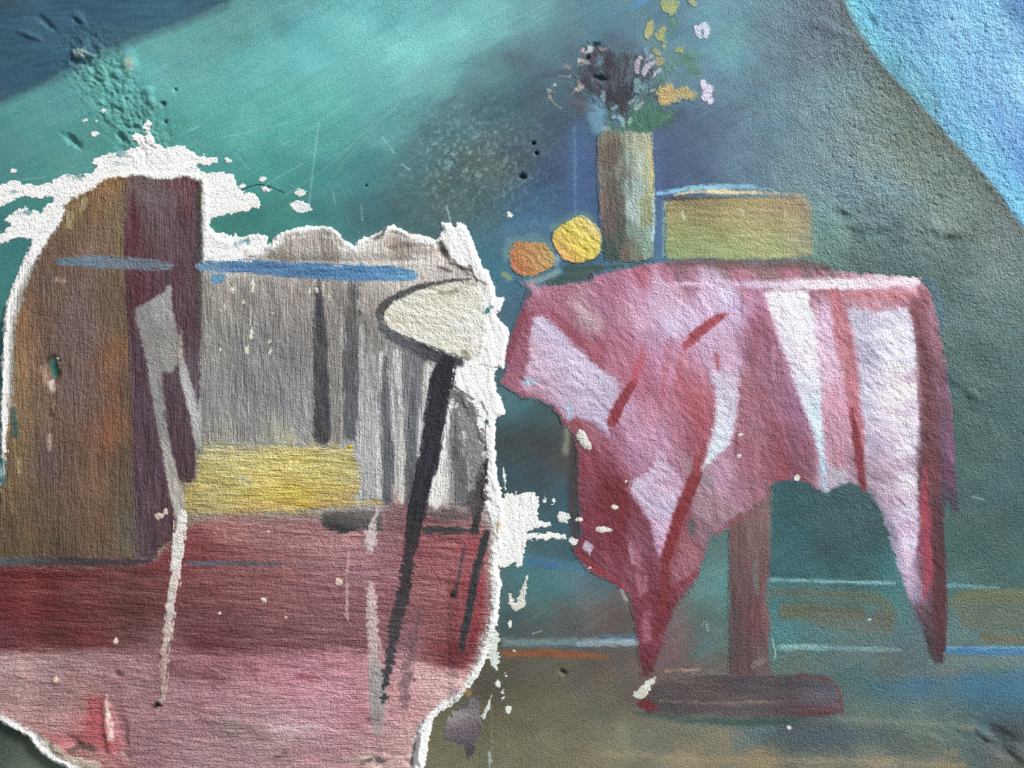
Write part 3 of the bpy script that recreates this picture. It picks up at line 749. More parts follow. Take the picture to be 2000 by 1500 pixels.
paint('dark_edge', S([(392, 354), (388, 400), (390, 480), (389, 560), (388, 640), (384, 700)], [6, 8, 8, 7, 5, 2], wob=1.5, dry=1.5), [(392, 360, (58, 54, 46)), (388, 460, (62, 56, 56)), (390, 540, (72, 72, 72)), (388, 680, (74, 72, 74))], t=0.5, parent=cur, grit=0.9, label='blackish right edge of the curtain')
paint('fold', S([(258, 380), (264, 440), (262, 510)], [4, 11, 8], wob=2), (84, 36, 48), t=0.3, op=0.75, soft=8, parent=cur, label='deep red fold')
paint('fold', S([(262, 540), (272, 580), (262, 600)], [6, 8, 3], wob=2), (86, 34, 46), t=0.3, op=0.75, soft=8, parent=cur, label='deep red lower fold')
paint('grey_patch', P([(286, 365), (330, 372), (335, 400), (300, 408), (270, 398), (268, 375)], wob=5, dry=4), (116, 106, 108), t=0.25, op=0.5, soft=12, parent=cur)

# ------------------------------------------------------------------ red table with pink lower cloth
RED = [(-80, 1096), (0, 1096), (140, 1096), (276, 1092), (304, 1080), (322, 1068), (345, 1040), (380, 1012), (440, 1002), (540, 1002), (640, 1006), (730, 996), (760, 985), (830, 980), (900, 985), (944, 1000), (958, 1040), (959, 1100), (960, 1150), (958, 1200), (946, 1248), (932, 1292), (910, 1316), (840, 1306), (780, 1284), (600, 1276), (480, 1286), (300, 1274), (140, 1276), (20, 1280), (-80, 1284)]
PINK = [(-70, 1236), (0, 1236), (120, 1230), (220, 1224), (300, 1230), (420, 1240), (520, 1236), (600, 1226), (700, 1226), (780, 1236), (880, 1270), (930, 1285), (918, 1320), (890, 1356), (848, 1386), (826, 1404), (810, 1440), (804, 1500), (790, 1600), (500, 1670), (330, 1600), (220, 1530), (150, 1490), (112, 1470), (92, 1444), (66, 1425), (40, 1412), (8, 1396), (-16, 1380), (-50, 1320)]
paint('pink_cloth', P(PINK, wob=3, ws=20, dry=3.0, ds=(12, 4)), [(20, 1280, (208, 172, 172)), (70, 1290, (196, 154, 154)), (110, 1290, (162, 126, 126)), (160, 1290, (166, 126, 130)), (40, 1340, (178, 140, 138)), (30, 1385, (188, 146, 144)), (100, 1340, (178, 138, 138)), (100, 1390, (168, 130, 126)), (150, 1360, (170, 128, 126)),
        (70, 1420, (196, 152, 150)), (120, 1420, (188, 134, 136)), (180, 1410, (190, 106, 110)), (170, 1380, (182, 122, 122)), (130, 1445, (192, 102, 106)), (205, 1450, (196, 112, 118)), (170, 1460, (180, 132, 128)), (220, 1300, (170, 122, 128)), (200, 1340, (182, 134, 136)), (260, 1340, (172, 128, 132)), (270, 1420, (170, 126, 132)), (330, 1360, (178, 130, 136)),
        (300, 1460, (164, 120, 126)), (370, 1420, (172, 126, 134)), (390, 1480, (180, 140, 146)), (340, 1300, (160, 106, 112)), (420, 1310, (166, 106, 116)), (420, 1370, (182, 128, 138)), (440, 1420, (168, 132, 136)), (480, 1330, (188, 130, 140)), (520, 1310, (184, 120, 132)), (540, 1380, (198, 152, 160)), (580, 1350, (202, 134, 148)), (560, 1430, (202, 172, 174)),
        (620, 1300, (188, 126, 140)), (640, 1350, (210, 152, 164)), (650, 1410, (202, 144, 156)), (600, 1470, (184, 134, 142)), (500, 1470, (176, 134, 138)), (700, 1300, (208, 140, 152)), (700, 1380, (202, 136, 150)), (690, 1460, (188, 134, 144)), (780, 1350, (208, 152, 156)), (840, 1320, (218, 168, 170)), (880, 1320, (228, 182, 182)), (850, 1360, (224, 178, 176)),
        (790, 1400, (212, 156, 160)), (780, 1450, (208, 164, 160)), (740, 1450, (194, 146, 150)), (720, 1490, (208, 172, 166)), (790, 1490, (212, 174, 168)), (760, 1300, (188, 134, 142))],
      t=0.7, soft=5, var=13, vs=(44, 4), ang=4, grit=0.95, mat='paint_h', label='pink painted cloth across the bottom of the plaster patch', cat='painted cloth', relief=groove(0.8, 46, 5, 6))
pink = LAYERS[-1]
paint('crease', S([(208, 1366), (212, 1400), (218, 1440)], [6, 8, 5], wob=3, dry=4), (222, 196, 190), t=0.8, parent=pink, soft=3, label='white worn crease')
dab(P([(172, 1362), (206, 1362), (204, 1400), (216, 1440), (226, 1462), (190, 1462), (150, 1448), (166, 1420)], wob=5, dry=4), (184, 74, 80), op=0.6, soft=10)
paint('light_streak', S([(530, 1425), (580, 1424), (622, 1414)], [3, 4, 2], wob=1.5, dry=2), (206, 176, 180), t=0.3, parent=pink, soft=3)
paint('light_streak', S([(550, 1378), (600, 1372), (640, 1374)], [3, 5, 2], wob=2, dry=3), (206, 150, 158), t=0.3, parent=pink, soft=4)
dab(S([(580, 1322), (610, 1324)], 5, wob=2), (178, 76, 92), op=0.6, soft=6)
dab(S([(440, 1408), (500, 1440), (560, 1478)], 16, wob=5), (160, 136, 128), op=0.4, soft=14)
dab(S([(320, 1290), (345, 1318), (420, 1320)], 7, wob=4, dry=3), (110, 60, 62), op=0.5, soft=8)
for (pts, w, c, op) in [([(540, 1480), (560, 1470)], 5, (130, 90, 90), .6), ([(140, 1465), (160, 1455), (185, 1462)], 5, (90, 74, 66), .7), ([(110, 1462), (130, 1478), (190, 1494)], 9, (206, 196, 176), .8), ([(90, 1448), (110, 1462)], 7, (214, 206, 190), .8), ([(240, 1470), (260, 1496)], 4, (190, 160, 150), .6), ([(700, 1480), (720, 1470), (740, 1486)], 9, (206, 186, 172), .5), ([(705, 1490), (725, 1484)], 4, (86, 62, 62), .6)]:
    dab(S(pts, w, wob=3, dry=2), c, op=op, soft=4)

paint('red_table', P(RED, wob=3, ws=18, dry=3.0, ds=(14, 4)), [(30, 1120, (118, 38, 44)), (80, 1118, (106, 34, 38)), (150, 1120, (106, 38, 40)), (240, 1125, (112, 58, 60)), (60, 1150, (130, 58, 60)), (160, 1150, (128, 64, 64)), (30, 1190, (118, 36, 42)), (100, 1190, (106, 36, 40)), (180, 1190, (116, 54, 56)), (250, 1190, (94, 48, 46)), (300, 1170, (124, 70, 68)),
        (40, 1240, (116, 56, 62)), (120, 1235, (98, 40, 42)), (190, 1240, (128, 56, 60)), (250, 1240, (110, 68, 68)), (310, 1240, (138, 96, 98)), (320, 1078, (136, 56, 62)), (336, 1060, (130, 54, 60)), (390, 1050, (142, 72, 76)), (400, 1085, (138, 66, 70)), (450, 1040, (178, 122, 120)), (540, 1040, (170, 118, 118)), (480, 1080, (154, 92, 92)), (600, 1060, (174, 120, 122)),
        (560, 1120, (150, 94, 96)), (420, 1130, (142, 82, 84)), (480, 1160, (150, 92, 92)), (400, 1200, (128, 76, 80)), (480, 1220, (124, 72, 76)), (560, 1180, (146, 90, 94)), (620, 1150, (148, 96, 102)), (660, 1220, (134, 86, 92)), (390, 1250, (114, 56, 62)), (560, 1240, (130, 80, 84)), (690, 1050, (188, 138, 142)), (700, 1110, (170, 120, 126)), (690, 1200, (140, 88, 96)),
        (760, 1010, (142, 104, 108)), (760, 1060, (152, 106, 112)), (760, 1120, (166, 112, 118)), (780, 1200, (142, 90, 98)), (830, 1080, (160, 88, 96)), (860, 1100, (168, 98, 104)), (850, 1160, (160, 98, 104)), (860, 1220, (154, 90, 96)), (940, 1060, (162, 64, 72)), (938, 1150, (152, 56, 64)), (940, 1220, (144, 48, 56)), (910, 1280, (128, 46, 52)), (860, 1275, (132, 66, 72)),
        (790, 1260, (152, 106, 112)), (860, 1000, (112, 94, 96)), (900, 1000, (122, 98, 100)), (840, 1040, (152, 74, 82)), (930, 1010, (192, 144, 142))],
      t=0.6, soft=16, var=16, vs=(60, 4), ang=4, grit=0.95, mat='paint_h', label='deep red painted table on the patch, above the pink cloth', cat='painted table', relief=groove(0.7, 46, 5, 5))
red = LAYERS[-1]
paint('table_edge', S([(-80, 1096), (0, 1096), (100, 1094), (200, 1098), (280, 1098), (305, 1088)], [8, 9, 10, 8, 7, 3], wob=1.5, dry=2), [(0, 1094, (86, 94, 102)), (60, 1092, (70, 68, 74)), (160, 1092, (66, 54, 60)), (270, 1096, (72, 58, 66))], t=0.5, parent=red, soft=4, label='grey line along the back edge')
paint('table_edge', S([(366, 1099), (400, 1100), (480, 1100), (560, 1101), (640, 1103)], [5, 6, 5, 4, 2], wob=1, dry=2.5), [(380, 1100, (92, 98, 114)), (480, 1100, (92, 88, 98)), (620, 1102, (120, 92, 98))], t=0.5, parent=red, soft=3, label='blue grey line along the back edge')
for (cx, cy, rx, ry) in [(663, 1136, 8, 9), (516, 1172, 8, 6), (430, 1198, 5, 4), (557, 1206, 4, 4), (226, 1252, 5, 7), (312, 1008, 8, 7), (324, 1000, 6, 6), (110, 1328, 6, 7), (112, 700, 3, 3), (525, 1038, 4, 3)]:
    paint('lime_crumb', E(cx, cy, rx, ry, wob=1.5), (228, 204, 188), t=1.6, soft=1.5, parent=red, mat='plaster')

# ------------------------------------------------------------------ grey drape with dark pleats (the back wall of the patch scene)
pleats = Thing('grey_drapery', 'grey painted drapery with dark vertical pleats above the yellow box', 'painted drapery', (640, 760))
for (pts, w, c, op, dr, lb) in [
    ([(622, 536), (624, 600), (628, 700), (630, 790), (630, 852)], [2, 10, 12, 14, 15], (64, 65, 69), 0.95, 2, 'broad black pleat'),
    ([(652, 590), (654, 700), (658, 860)], [3, 6, 7], (136, 130, 124), 0.8, 3, None),
    ([(667, 590), (668, 700), (671, 860)], [1, 2.5, 2.5], (186, 182, 176), 0.8, 2, None),
    ([(690, 560), (688, 640), (684, 740), (684, 845)], [9, 12, 14, 13], (84, 86, 90), 0.85, 5, 'dark grey pleat'),
    ([(706, 640), (708, 740), (710, 900)], [3, 5, 5], (178, 178, 176), 0.75, 4, None),
    ([(722, 700), (724, 820), (728, 960)], [9, 10, 12], (168, 168, 168), 0.7, 6, None),
    ([(736, 790), (738, 880), (740, 970)], [2, 3, 3], (226, 226, 224), 0.85, 2, None),
    ([(752, 700), (754, 800), (758, 900), (756, 975)], [6, 9, 11, 10], (86, 88, 94), 0.85, 4, 'dark pleat left of the black leg'),
    ([(744, 690), (742, 760)], [5, 4], (214, 212, 206), 0.7, 4, None),
    ([(776, 690), (780, 760), (784, 860), (786, 975)], [6, 5, 5, 8], (214, 212, 206), 0.8, 4, None),
    ([(770, 690), (768, 780), (766, 860)], [2, 3, 2], (214, 214, 212), 0.7, 3, None),
    ([(806, 740), (804, 830), (802, 930), (806, 990)], [4, 10, 12, 9], (84, 86, 90), 0.85, 4, 'grey pleat under the white seat'),
    ([(836, 712), (834, 760), (828, 830)], [5, 4, 1], (226, 222, 212), 0.8, 3, None),
    ([(868, 860), (856, 920), (850, 980)], [3, 9, 13], (232, 230, 226), 0.85, 5, 'pale pleat right of the black leg'),
    ([(884, 800), (890, 850), (896, 920), (902, 975)], [4, 10, 14, 12], (92, 94, 96), 0.85, 6, 'dark ragged pleat right of the black leg'),
]:
    paint('pleat', S(pts, [v * 1.25 for v in w], wob=1.5, dry=dr, ds=(36, 3)), c, t=0.5, op=op, soft=4, parent=pleats, mat='paint_v', var=16, vs=(60, 3), ang=88, grit=0.85, label=lb)
for (cx, cy, rx, ry) in [(455, 566, 5, 8), (494, 560, 4, 14), (476, 590, 3, 5), (482, 684, 5, 9), (492, 650, 4, 12), (528, 686, 4, 6), (526, 664, 3, 8), (532, 612, 3, 3), (604, 572, 3, 8), (430, 682, 3, 3), (490, 620, 2, 10), (440, 600, 3, 6), (618, 566, 4, 7), (642, 578, 2, 8), (480, 870, 3, 2), (515, 698, 3, 3)]:
    paint('worn_spot', E(cx, cy, rx, ry, wob=1.8, ws=5, dry=1.2), (226, 222, 206), t=0.4, soft=1.5, parent=pleats, mat='plaster', grit=0.8)
for (pts, w, c, op) in [([(480, 500), (600, 506), (760, 510)], 4, (160, 146, 136), .35), ([(762, 482), (800, 478), (845, 480)], [4, 5, 3], (110, 100, 92), .65), ([(768, 490), (830, 492), (860, 488)], [3, 4, 5], (140, 130, 120), .5), ([(862, 474), (870, 492), (876, 506)], [4, 6, 3], (84, 78, 70), .8), ([(690, 505), (860, 515)], 5, (232, 226, 218), .5),
                        ([(632, 448), (655, 458), (668, 472)], 4, (110, 104, 96), .6), ([(752, 448), (748, 462), (733, 465)], 3, (90, 84, 76), .8), ([(770, 452), (800, 460)], 4, (150, 136, 120), .5), ([(560, 460), (640, 455)], 4, (146, 138, 130), .5)]:
    dab(S(pts, w, wob=2, dry=1.5), c, op=op, soft=4)
# ------------------------------------------------------------------ yellow box
YBOX = [(392, 862), (460, 866), (560, 868), (640, 866), (690, 868), (694, 890), (704, 910), (706, 950), (700, 972), (744, 976), (748, 986), (690, 992), (640, 998), (560, 1004), (460, 1006), (380, 1008), (358, 1000), (352, 970), (360, 944), (380, 935), (386, 900)]
paint('yellow_box', P(YBOX, wob=3, dry=5, ds=(18, 4)), [(410, 870, (184, 178, 148)), (480, 872, (182, 176, 142)), (560, 880, (204, 192, 128)), (640, 874, (198, 188, 144)), (420, 890, (192, 180, 120)), (500, 895, (220, 204, 120)), (570, 900, (234, 214, 108)), (620, 900, (214, 196, 100)), (660, 900, (200, 186, 112)), (400, 920, (200, 182, 98)),
        (450, 925, (210, 196, 118)), (520, 930, (220, 202, 112)), (590, 925, (210, 192, 118)), (640, 930, (210, 194, 110)), (690, 930, (192, 180, 126)), (380, 960, (194, 176, 96)), (440, 960, (204, 186, 112)), (520, 965, (228, 204, 88)), (590, 960, (220, 192, 70)), (600, 975, (220, 188, 64)), (650, 960, (210, 188, 100)), (690, 965, (186, 170, 118)),
        (400, 990, (186, 166, 112)), (480, 988, (204, 180, 98)), (560, 990, (208, 178, 92)), (640, 988, (190, 160, 100)), (720, 984, (184, 158, 96)), (500, 1003, (190, 150, 108)), (620, 1000, (164, 132, 88))],
      t=0.9, soft=8, var=16, vs=(40, 4), ang=2, grit=1.0, mat='paint_h', label='yellow painted box lying on the red table', cat='painted box', relief=groove(1.0, 40, 4, 2))
yb = LAYERS[-1]
paint('paint_bead', E(684, 872, 6, 4, wob=0.6), (216, 176, 30), t=2.4, ramp=4, soft=1.5, parent=yb, label='bright yellow bead of paint')
dab(S([(470, 935), (486, 938)], 5, wob=2), (206, 200, 176), op=0.6, soft=4)
dab(S([(380, 1012), (440, 1012)], 4, wob=2, dry=2), (190, 170, 160), op=0.5, soft=4)

# ------------------------------------------------------------------ dark bowl
paint('dark_bowl', P([(622, 1006), (632, 998), (680, 996), (730, 1000), (746, 1008), (748, 1034), (732, 1040), (712, 1036), (690, 1038), (664, 1042), (640, 1036), (626, 1026)], wob=3, dry=4, ds=(16, 3)), [(640, 1004, (124, 112, 100)), (700, 1006, (120, 110, 104)), (640, 1030, (44, 44, 48)), (670, 1036, (32, 32, 36)), (700, 1024, (66, 66, 70)), (735, 1020, (96, 90, 92))],
      t=0.8, soft=4, grit=0.9, label='small blackish painted dish at the lower right of the yellow box', cat='painted dish')
# ------------------------------------------------------------------ blue rail
paint('blue_rail', S([(392, 520), (420, 521), (480, 520), (560, 526), (640, 531), (720, 533), (770, 535), (806, 537)], [11, 13, 15, 16, 17, 17, 16, 11], wob=1.2, dry=1.6, ds=(24, 3)), [(400, 520, (110, 146, 176)), (470, 522, (80, 126, 172)), (560, 526, (78, 122, 166)), (640, 530, (72, 122, 168)), (720, 532, (74, 126, 174)), (790, 536, (92, 146, 186))],
      t=1.0, soft=3, var=15, vs=(40, 3), ang=2, label='bright blue painted rail across the grey drapery', cat='painted rail', relief=groove(0.8, 44, 4, 1))
rail = LAYERS[-1]
paint('drip', P([(412, 540), (426, 532), (440, 534), (438, 550), (424, 558), (412, 556)], wob=2, dry=2), (94, 142, 176), t=0.8, parent=rail, soft=2)
paint('blue_rail', S([(117, 512), (150, 510), (200, 511), (245, 514), (290, 516), (332, 520)], [7, 12, 14, 14, 13, 7], wob=1.2, dry=1.8, ds=(20, 3)), [(125, 512, (92, 116, 132)), (170, 512, (100, 122, 138)), (230, 512, (108, 124, 138)), (270, 514, (98, 104, 122)), (320, 518, (110, 124, 136))],
      t=0.9, soft=3, var=10, vs=(40, 3), ang=2, label='short dull blue painted rail across door and curtain', cat='painted rail', relief=groove(0.6, 40, 4, 1))
# ------------------------------------------------------------------ grey chair with two legs
chair = Thing('grey_chair', 'grey painted chair with a slanted back and thin pale legs, before the curtain', 'painted chair', (330, 1000))
BACK = [(260, 604), (274, 596), (296, 582), (318, 570), (332, 556), (337, 562), (338, 590), (342, 620), (348, 646), (356, 664), (354, 690), (350, 712), (336, 728), (316, 730), (304, 720), (292, 716), (280, 690), (272, 650)]
paint('backrest', P(BACK, wob=1.6, dry=2.0), [(275, 605, (128, 124, 120)), (300, 592, (150, 148, 146)), (328, 575, (156, 154, 152)), (310, 620, (150, 152, 158)), (300, 650, (142, 142, 142)), (330, 650, (140, 138, 134)), (300, 690, (140, 138, 134)), (338, 690, (150, 142, 132)), (320, 715, (140, 138, 136))], t=0.7, parent=chair, soft=3, grit=0.75, var=8, vs=(30, 5), ang=70)
paint('leg', P([(282, 690), (316, 720), (318, 760), (326, 820), (332, 850), (340, 890), (352, 940), (360, 980), (364, 1010), (352, 1024), (342, 1010), (332, 970), (320, 910), (308, 850), (300, 800), (290, 750)], wob=1.5, dry=2, ds=(20, 3), ang=75), [(300, 740, (142, 140, 138)), (312, 820, (140, 138, 134)), (326, 900, (164, 158, 150)), (344, 970, (186, 180, 170)), (354, 1010, (180, 174, 160))], t=0.7, parent=chair, soft=3, grit=0.8, var=9, vs=(40, 4), ang=78)
paint('leg', P([(348, 690), (354, 640), (362, 700), (372, 740), (382, 770), (392, 820), (396, 870), (384, 880), (376, 850), (368, 810), (358, 770), (350, 730)], wob=1.5, dry=2.2, ds=(20, 3), ang=75), [(356, 690, (172, 160, 148)), (364, 740, (180, 180, 184)), (376, 800, (180, 182, 184)), (386, 860, (160, 158, 154))], t=0.7, parent=chair, soft=3, grit=0.8, var=9, vs=(40, 4), ang=78)
paint('leg', S([(356, 1008), (350, 1060), (342, 1120), (336, 1165), (330, 1215), (322, 1270), (320, 1320), (318, 1365)], [12, 13, 12, 10, 11, 9, 8, 4], wob=2, dry=4.5, ds=(14, 3), ang=92), [(354, 1020, (232, 228, 220)), (348, 1080, (230, 224, 214)), (336, 1160, (222, 206, 200)), (326, 1240, (206, 186, 178)), (322, 1300, (190, 160, 152))], t=0.9, parent=chair, soft=2, mat='plaster', grit=0.9, label='dry whitish lower leg')
paint('foot', E(313, 1371, 7, 6, wob=2), (206, 204, 190), t=2.4, ramp=4, soft=1.5, parent=chair, mat='plaster')
dab(E(304, 1378, 7, 5, wob=1.5), (34, 34, 30), op=0.9, soft=3)  # shade at the foot's lower left, painted near black

# ------------------------------------------------------------------ white table leg
legt = Thing('white_table_leg', 'pale worn painted table leg running down the pink cloth, left of the black chair leg', 'painted table leg', (728, 1400))
paint('upper_smear', S([(738, 990), (730, 1020), (724, 1050), (720, 1080)], [4, 6, 17, 6], wob=3, dry=4), (214, 200, 200), t=0.7, parent=legt, soft=4, mat='plaster', op=0.85)
paint('middle_smear', S([(724, 1140), (727, 1180), (728, 1246)], [7, 13, 12], wob=2.5, dry=5, ds=(12, 4), ang=0), (214, 192, 192), t=0.6, parent=legt, soft=3, mat='plaster', op=0.85)
paint('lower_leg', S([(730, 1250), (735, 1310), (738, 1360), (738, 1424)], [11, 16, 18, 12], wob=2, dry=3, ds=(24, 3)), [(732, 1260, (196, 170, 168)), (736, 1330, (164, 160, 158)), (738, 1390, (152, 150, 150)), (736, 1420, (176, 150, 150))], t=0.7, parent=legt, soft=4)
paint('thin_streak', S([(680, 1080), (678, 1150), (678, 1220)], [2, 3, 2], wob=1, dry=2.5), (206, 176, 176), t=0.4, parent=legt, soft=2, op=0.7)
dab(S([(720, 1404), (740, 1404)], 3, wob=2), (100, 84, 84), op=0.6, soft=3)

# ------------------------------------------------------------------ black chair with the white seat
bch = Thing('black_chair', 'black brushed chair with a large white oval seat, at the right of the patch', 'painted chair', (860, 1270))
SEAT = [(748, 622), (752, 606), (764, 590), (790, 574), (830, 558), (870, 551), (905, 546), (932, 556), (944, 580), (946, 640), (940, 690), (915, 704), (890, 694), (860, 690), (826, 676), (790, 656), (762, 646)]
paint('seat', P(SEAT, wob=2, dry=2.5), [(770, 620, (226, 222, 204)), (820, 590, (226, 222, 206)), (860, 580, (222, 216, 196)), (900, 570, (228, 224, 208)), (880, 640, (226, 222, 206)), (820, 650, (228, 226, 212)), (930, 640, (238, 237, 230)), (900, 680, (230, 228, 214))], t=1.0, parent=bch, soft=2, mat='plaster', grit=1.1, label='cream white oval seat', relief=groove(1.0, 16, 6, 25))
for (pts, w, c) in [([(860, 570), (880, 572), (892, 568)], 4, (130, 120, 92)), ([(905, 550), (930, 556)], 3, (110, 100, 84)), ([(776, 624), (790, 630)], 3, (186, 178, 140)), ([(905, 690), (915, 700)], 5, (110, 100, 84))]:
    dab(S(pts, w, wob=2, dry=1.5), c, op=0.6, soft=4)
paint('seat_outline', S([(922, 545), (890, 548), (850, 553), (815, 562), (785, 574), (758, 588), (742, 606), (742, 622)], [2, 4, 6, 7, 7, 8, 8, 7], wob=1.2, dry=1.4, ds=(20, 3)), (76, 76, 79), t=0.6, parent=bch, soft=3, label='dark grey upper outline')
paint('seat_outline', S([(742, 620), (746, 640), (762, 654), (788, 668), (822, 684), (860, 700), (900, 708)], [7, 9, 12, 13, 14, 16, 10], wob=2, dry=3.5, ds=(24, 3)), [(745, 635, (96, 96, 100)), (780, 665, (84, 86, 92)), (830, 690, (74, 76, 82)), (880, 704, (56, 58, 66))], t=0.6, parent=bch, soft=4, label='smudged lower outline')
paint('front_leg', S([(874, 708), (864, 740), (858, 770), (853, 800), (845, 850), (836, 900), (822, 950), (812, 1000), (806, 1050), (798, 1085)], [17, 24, 23, 22, 21, 21, 21, 19, 16, 10], wob=1.6, dry=2.4, ds=(40, 3)), [(874, 720, (26, 28, 38)), (860, 770, (28, 30, 40)), (850, 830, (40, 42, 52)), (836, 900, (38, 40, 50)), (822, 960, (32, 32, 42)), (810, 1040, (44, 40, 46)), (800, 1080, (38, 32, 36))],
      t=0.9, parent=bch, soft=3, var=11, vs=(60, 3), ang=104, grit=0.8, label='broad black front leg', relief=groove(0.6, 60, 4, 104))
paint('front_leg_tail', S([(800, 1076), (795, 1120), (788, 1160), (776, 1205), (768, 1245), (758, 1300), (753, 1350), (751, 1372)], [12, 12, 13, 15, 12, 10, 6, 3], wob=2.5, dry=6, ds=(9, 4), ang=20), [(796, 1100, (56, 46, 50)), (780, 1190, (60, 52, 56)), (765, 1260, (66, 58, 62)), (753, 1340, (56, 56, 60))], t=0.6, parent=bch, soft=3, grit=0.9, label='dry broken lower end of the front leg')
paint('smudge', S([(820, 1200), (800, 1280), (790, 1380)], [9, 13, 8], wob=3, dry=8, ds=(12, 5)), (110, 82, 88), t=0.3, op=0.65, parent=bch, soft=5)
paint('back_leg', S([(951, 1040), (940, 1080), (930, 1115), (922, 1160), (915, 1200), (906, 1240), (903, 1268)], [7, 9, 9, 9, 9, 8, 7], wob=1, dry=1.4, ds=(22, 3)), (48, 48, 53), t=0.9, parent=bch, soft=2.5, label='short black back leg')
paint('thin_leg', S([(908, 1062), (900, 1110), (893, 1145), (888, 1162)], [4, 4, 5, 6], wob=1.5, dry=2.5), (70, 54, 58), t=0.5, parent=bch, soft=4, op=0.8)
paint('paint_drop', E(887, 1160, 6, 6, wob=2), (34, 32, 34), t=1.2, parent=bch, soft=2)
paint('seat_rail', S([(836, 1034), (870, 1034), (905, 1036), (930, 1038)], [9, 8, 7, 6], wob=1.8, dry=2.5), (62, 58, 60), t=0.7, parent=bch, soft=3)
paint('seat_rail', S([(846, 1002), (880, 1006), (925, 1004)], [8, 13, 8], wob=3, dry=5), (98, 82, 84), t=0.4, op=0.8, parent=bch, soft=5, label='brownish grey smear above the rail')
paint('arm_stub', S([(950, 898), (944, 916), (936, 940), (932, 948)], [3, 9, 9, 5], wob=1.2), (26, 25, 26), t=0.9, parent=bch, soft=2, label='black stub below the torn edge')
paint('arm_stub', S([(948, 940), (938, 960), (934, 1000), (929, 1036)], [6, 11, 9, 7], wob=2.5, dry=3.5), (52, 48, 50), t=0.7, parent=bch, soft=3)
paint('arm_stub', P([(886, 760), (905, 770), (925, 790), (930, 812), (915, 812), (895, 790), (880, 775)], wob=3, dry=6, ds=(6, 4)), (96, 96, 94), t=0.4, parent=bch, soft=3, op=0.85, label='mottled grey scrape under the seat')
paint('scrape', P([(886, 770), (910, 778), (934, 800), (946, 850), (952, 900), (944, 930), (928, 950), (914, 900), (904, 850), (890, 810)], wob=4, ws=8, dry=11, ds=(7, 4), ang=60), (112, 112, 110), t=0.4, parent=bch, soft=2, op=0.8, label='speckled grey scraping beside the torn edge')
paint('scrape', P([(915, 950), (945, 940), (958, 970), (944, 1000), (916, 1004), (908, 975)], wob=4, ws=8, dry=9, ds=(6, 4), ang=30), (70, 64, 66), t=0.4, parent=bch, soft=2, op=0.85, label='ragged black scraping at the lower end')
for (pts, w) in [([(884, 752), (900, 764), (925, 780)], 2.5), ([(940, 712), (958, 716), (970, 718)], 1.6), ([(940, 785), (952, 808)], 1.6), ([(948, 830), (948, 880)], 1.5), ([(918, 520), (932, 548)], 3), ([(880, 514), (920, 530)], 3), ([(860, 522), (880, 530)], 3)]:
    dab(S(pts, w, wob=1, dry=1), (70, 66, 62), op=0.8, soft=2.5)
dab(E(950, 824, 4, 4), (40, 90, 84), op=0.9, soft=2)
dab(E(951, 608, 5, 6, wob=2), (60, 124, 130), op=0.9, soft=2)
dab(E(960, 600, 4, 3, wob=1), (70, 130, 130), op=0.7, soft=2)
dab(E(914, 1352, 7, 8, wob=2), (170, 136, 84), op=0.7, soft=4)
dab(P([(900, 1380), (935, 1360), (938, 1410), (930, 1440), (918, 1478), (908, 1460), (880, 1445), (872, 1420)], wob=4, dry=5), (96, 84, 94), op=0.9, soft=4)

# ================================================================== RIGHT: the still life
# lower right purple scrape under the patch
paint('paint_smear', P([(880, 1392), (905, 1385), (925, 1362), (938, 1372), (936, 1420), (928, 1450), (918, 1482), (912, 1478), (912, 1448), (885, 1446), (868, 1440), (872, 1412)], wob=4, ws=10, dry=5, ds=(8, 4), ang=80), [(890, 1400, (170, 164, 156)), (925, 1380, (110, 104, 112)), (900, 1430, (110, 94, 104)), (925, 1430, (92, 80, 92)), (915, 1470, (70, 58, 66))],
      t=0.8, soft=2, grit=0.9, label='purple grey paint smear below the broken lower right corner of the patch', cat='paint smear')
paint('paint_smear', P([(950, 1216), (968, 1225), (976, 1250), (976, 1290), (968, 1310), (962, 1300), (955, 1290), (948, 1280)], wob=3, dry=5), (206, 212, 206), t=0.8, soft=2, mat='plaster', label='white scraped smear right of the torn edge, above the olive floor', cat='paint smear')

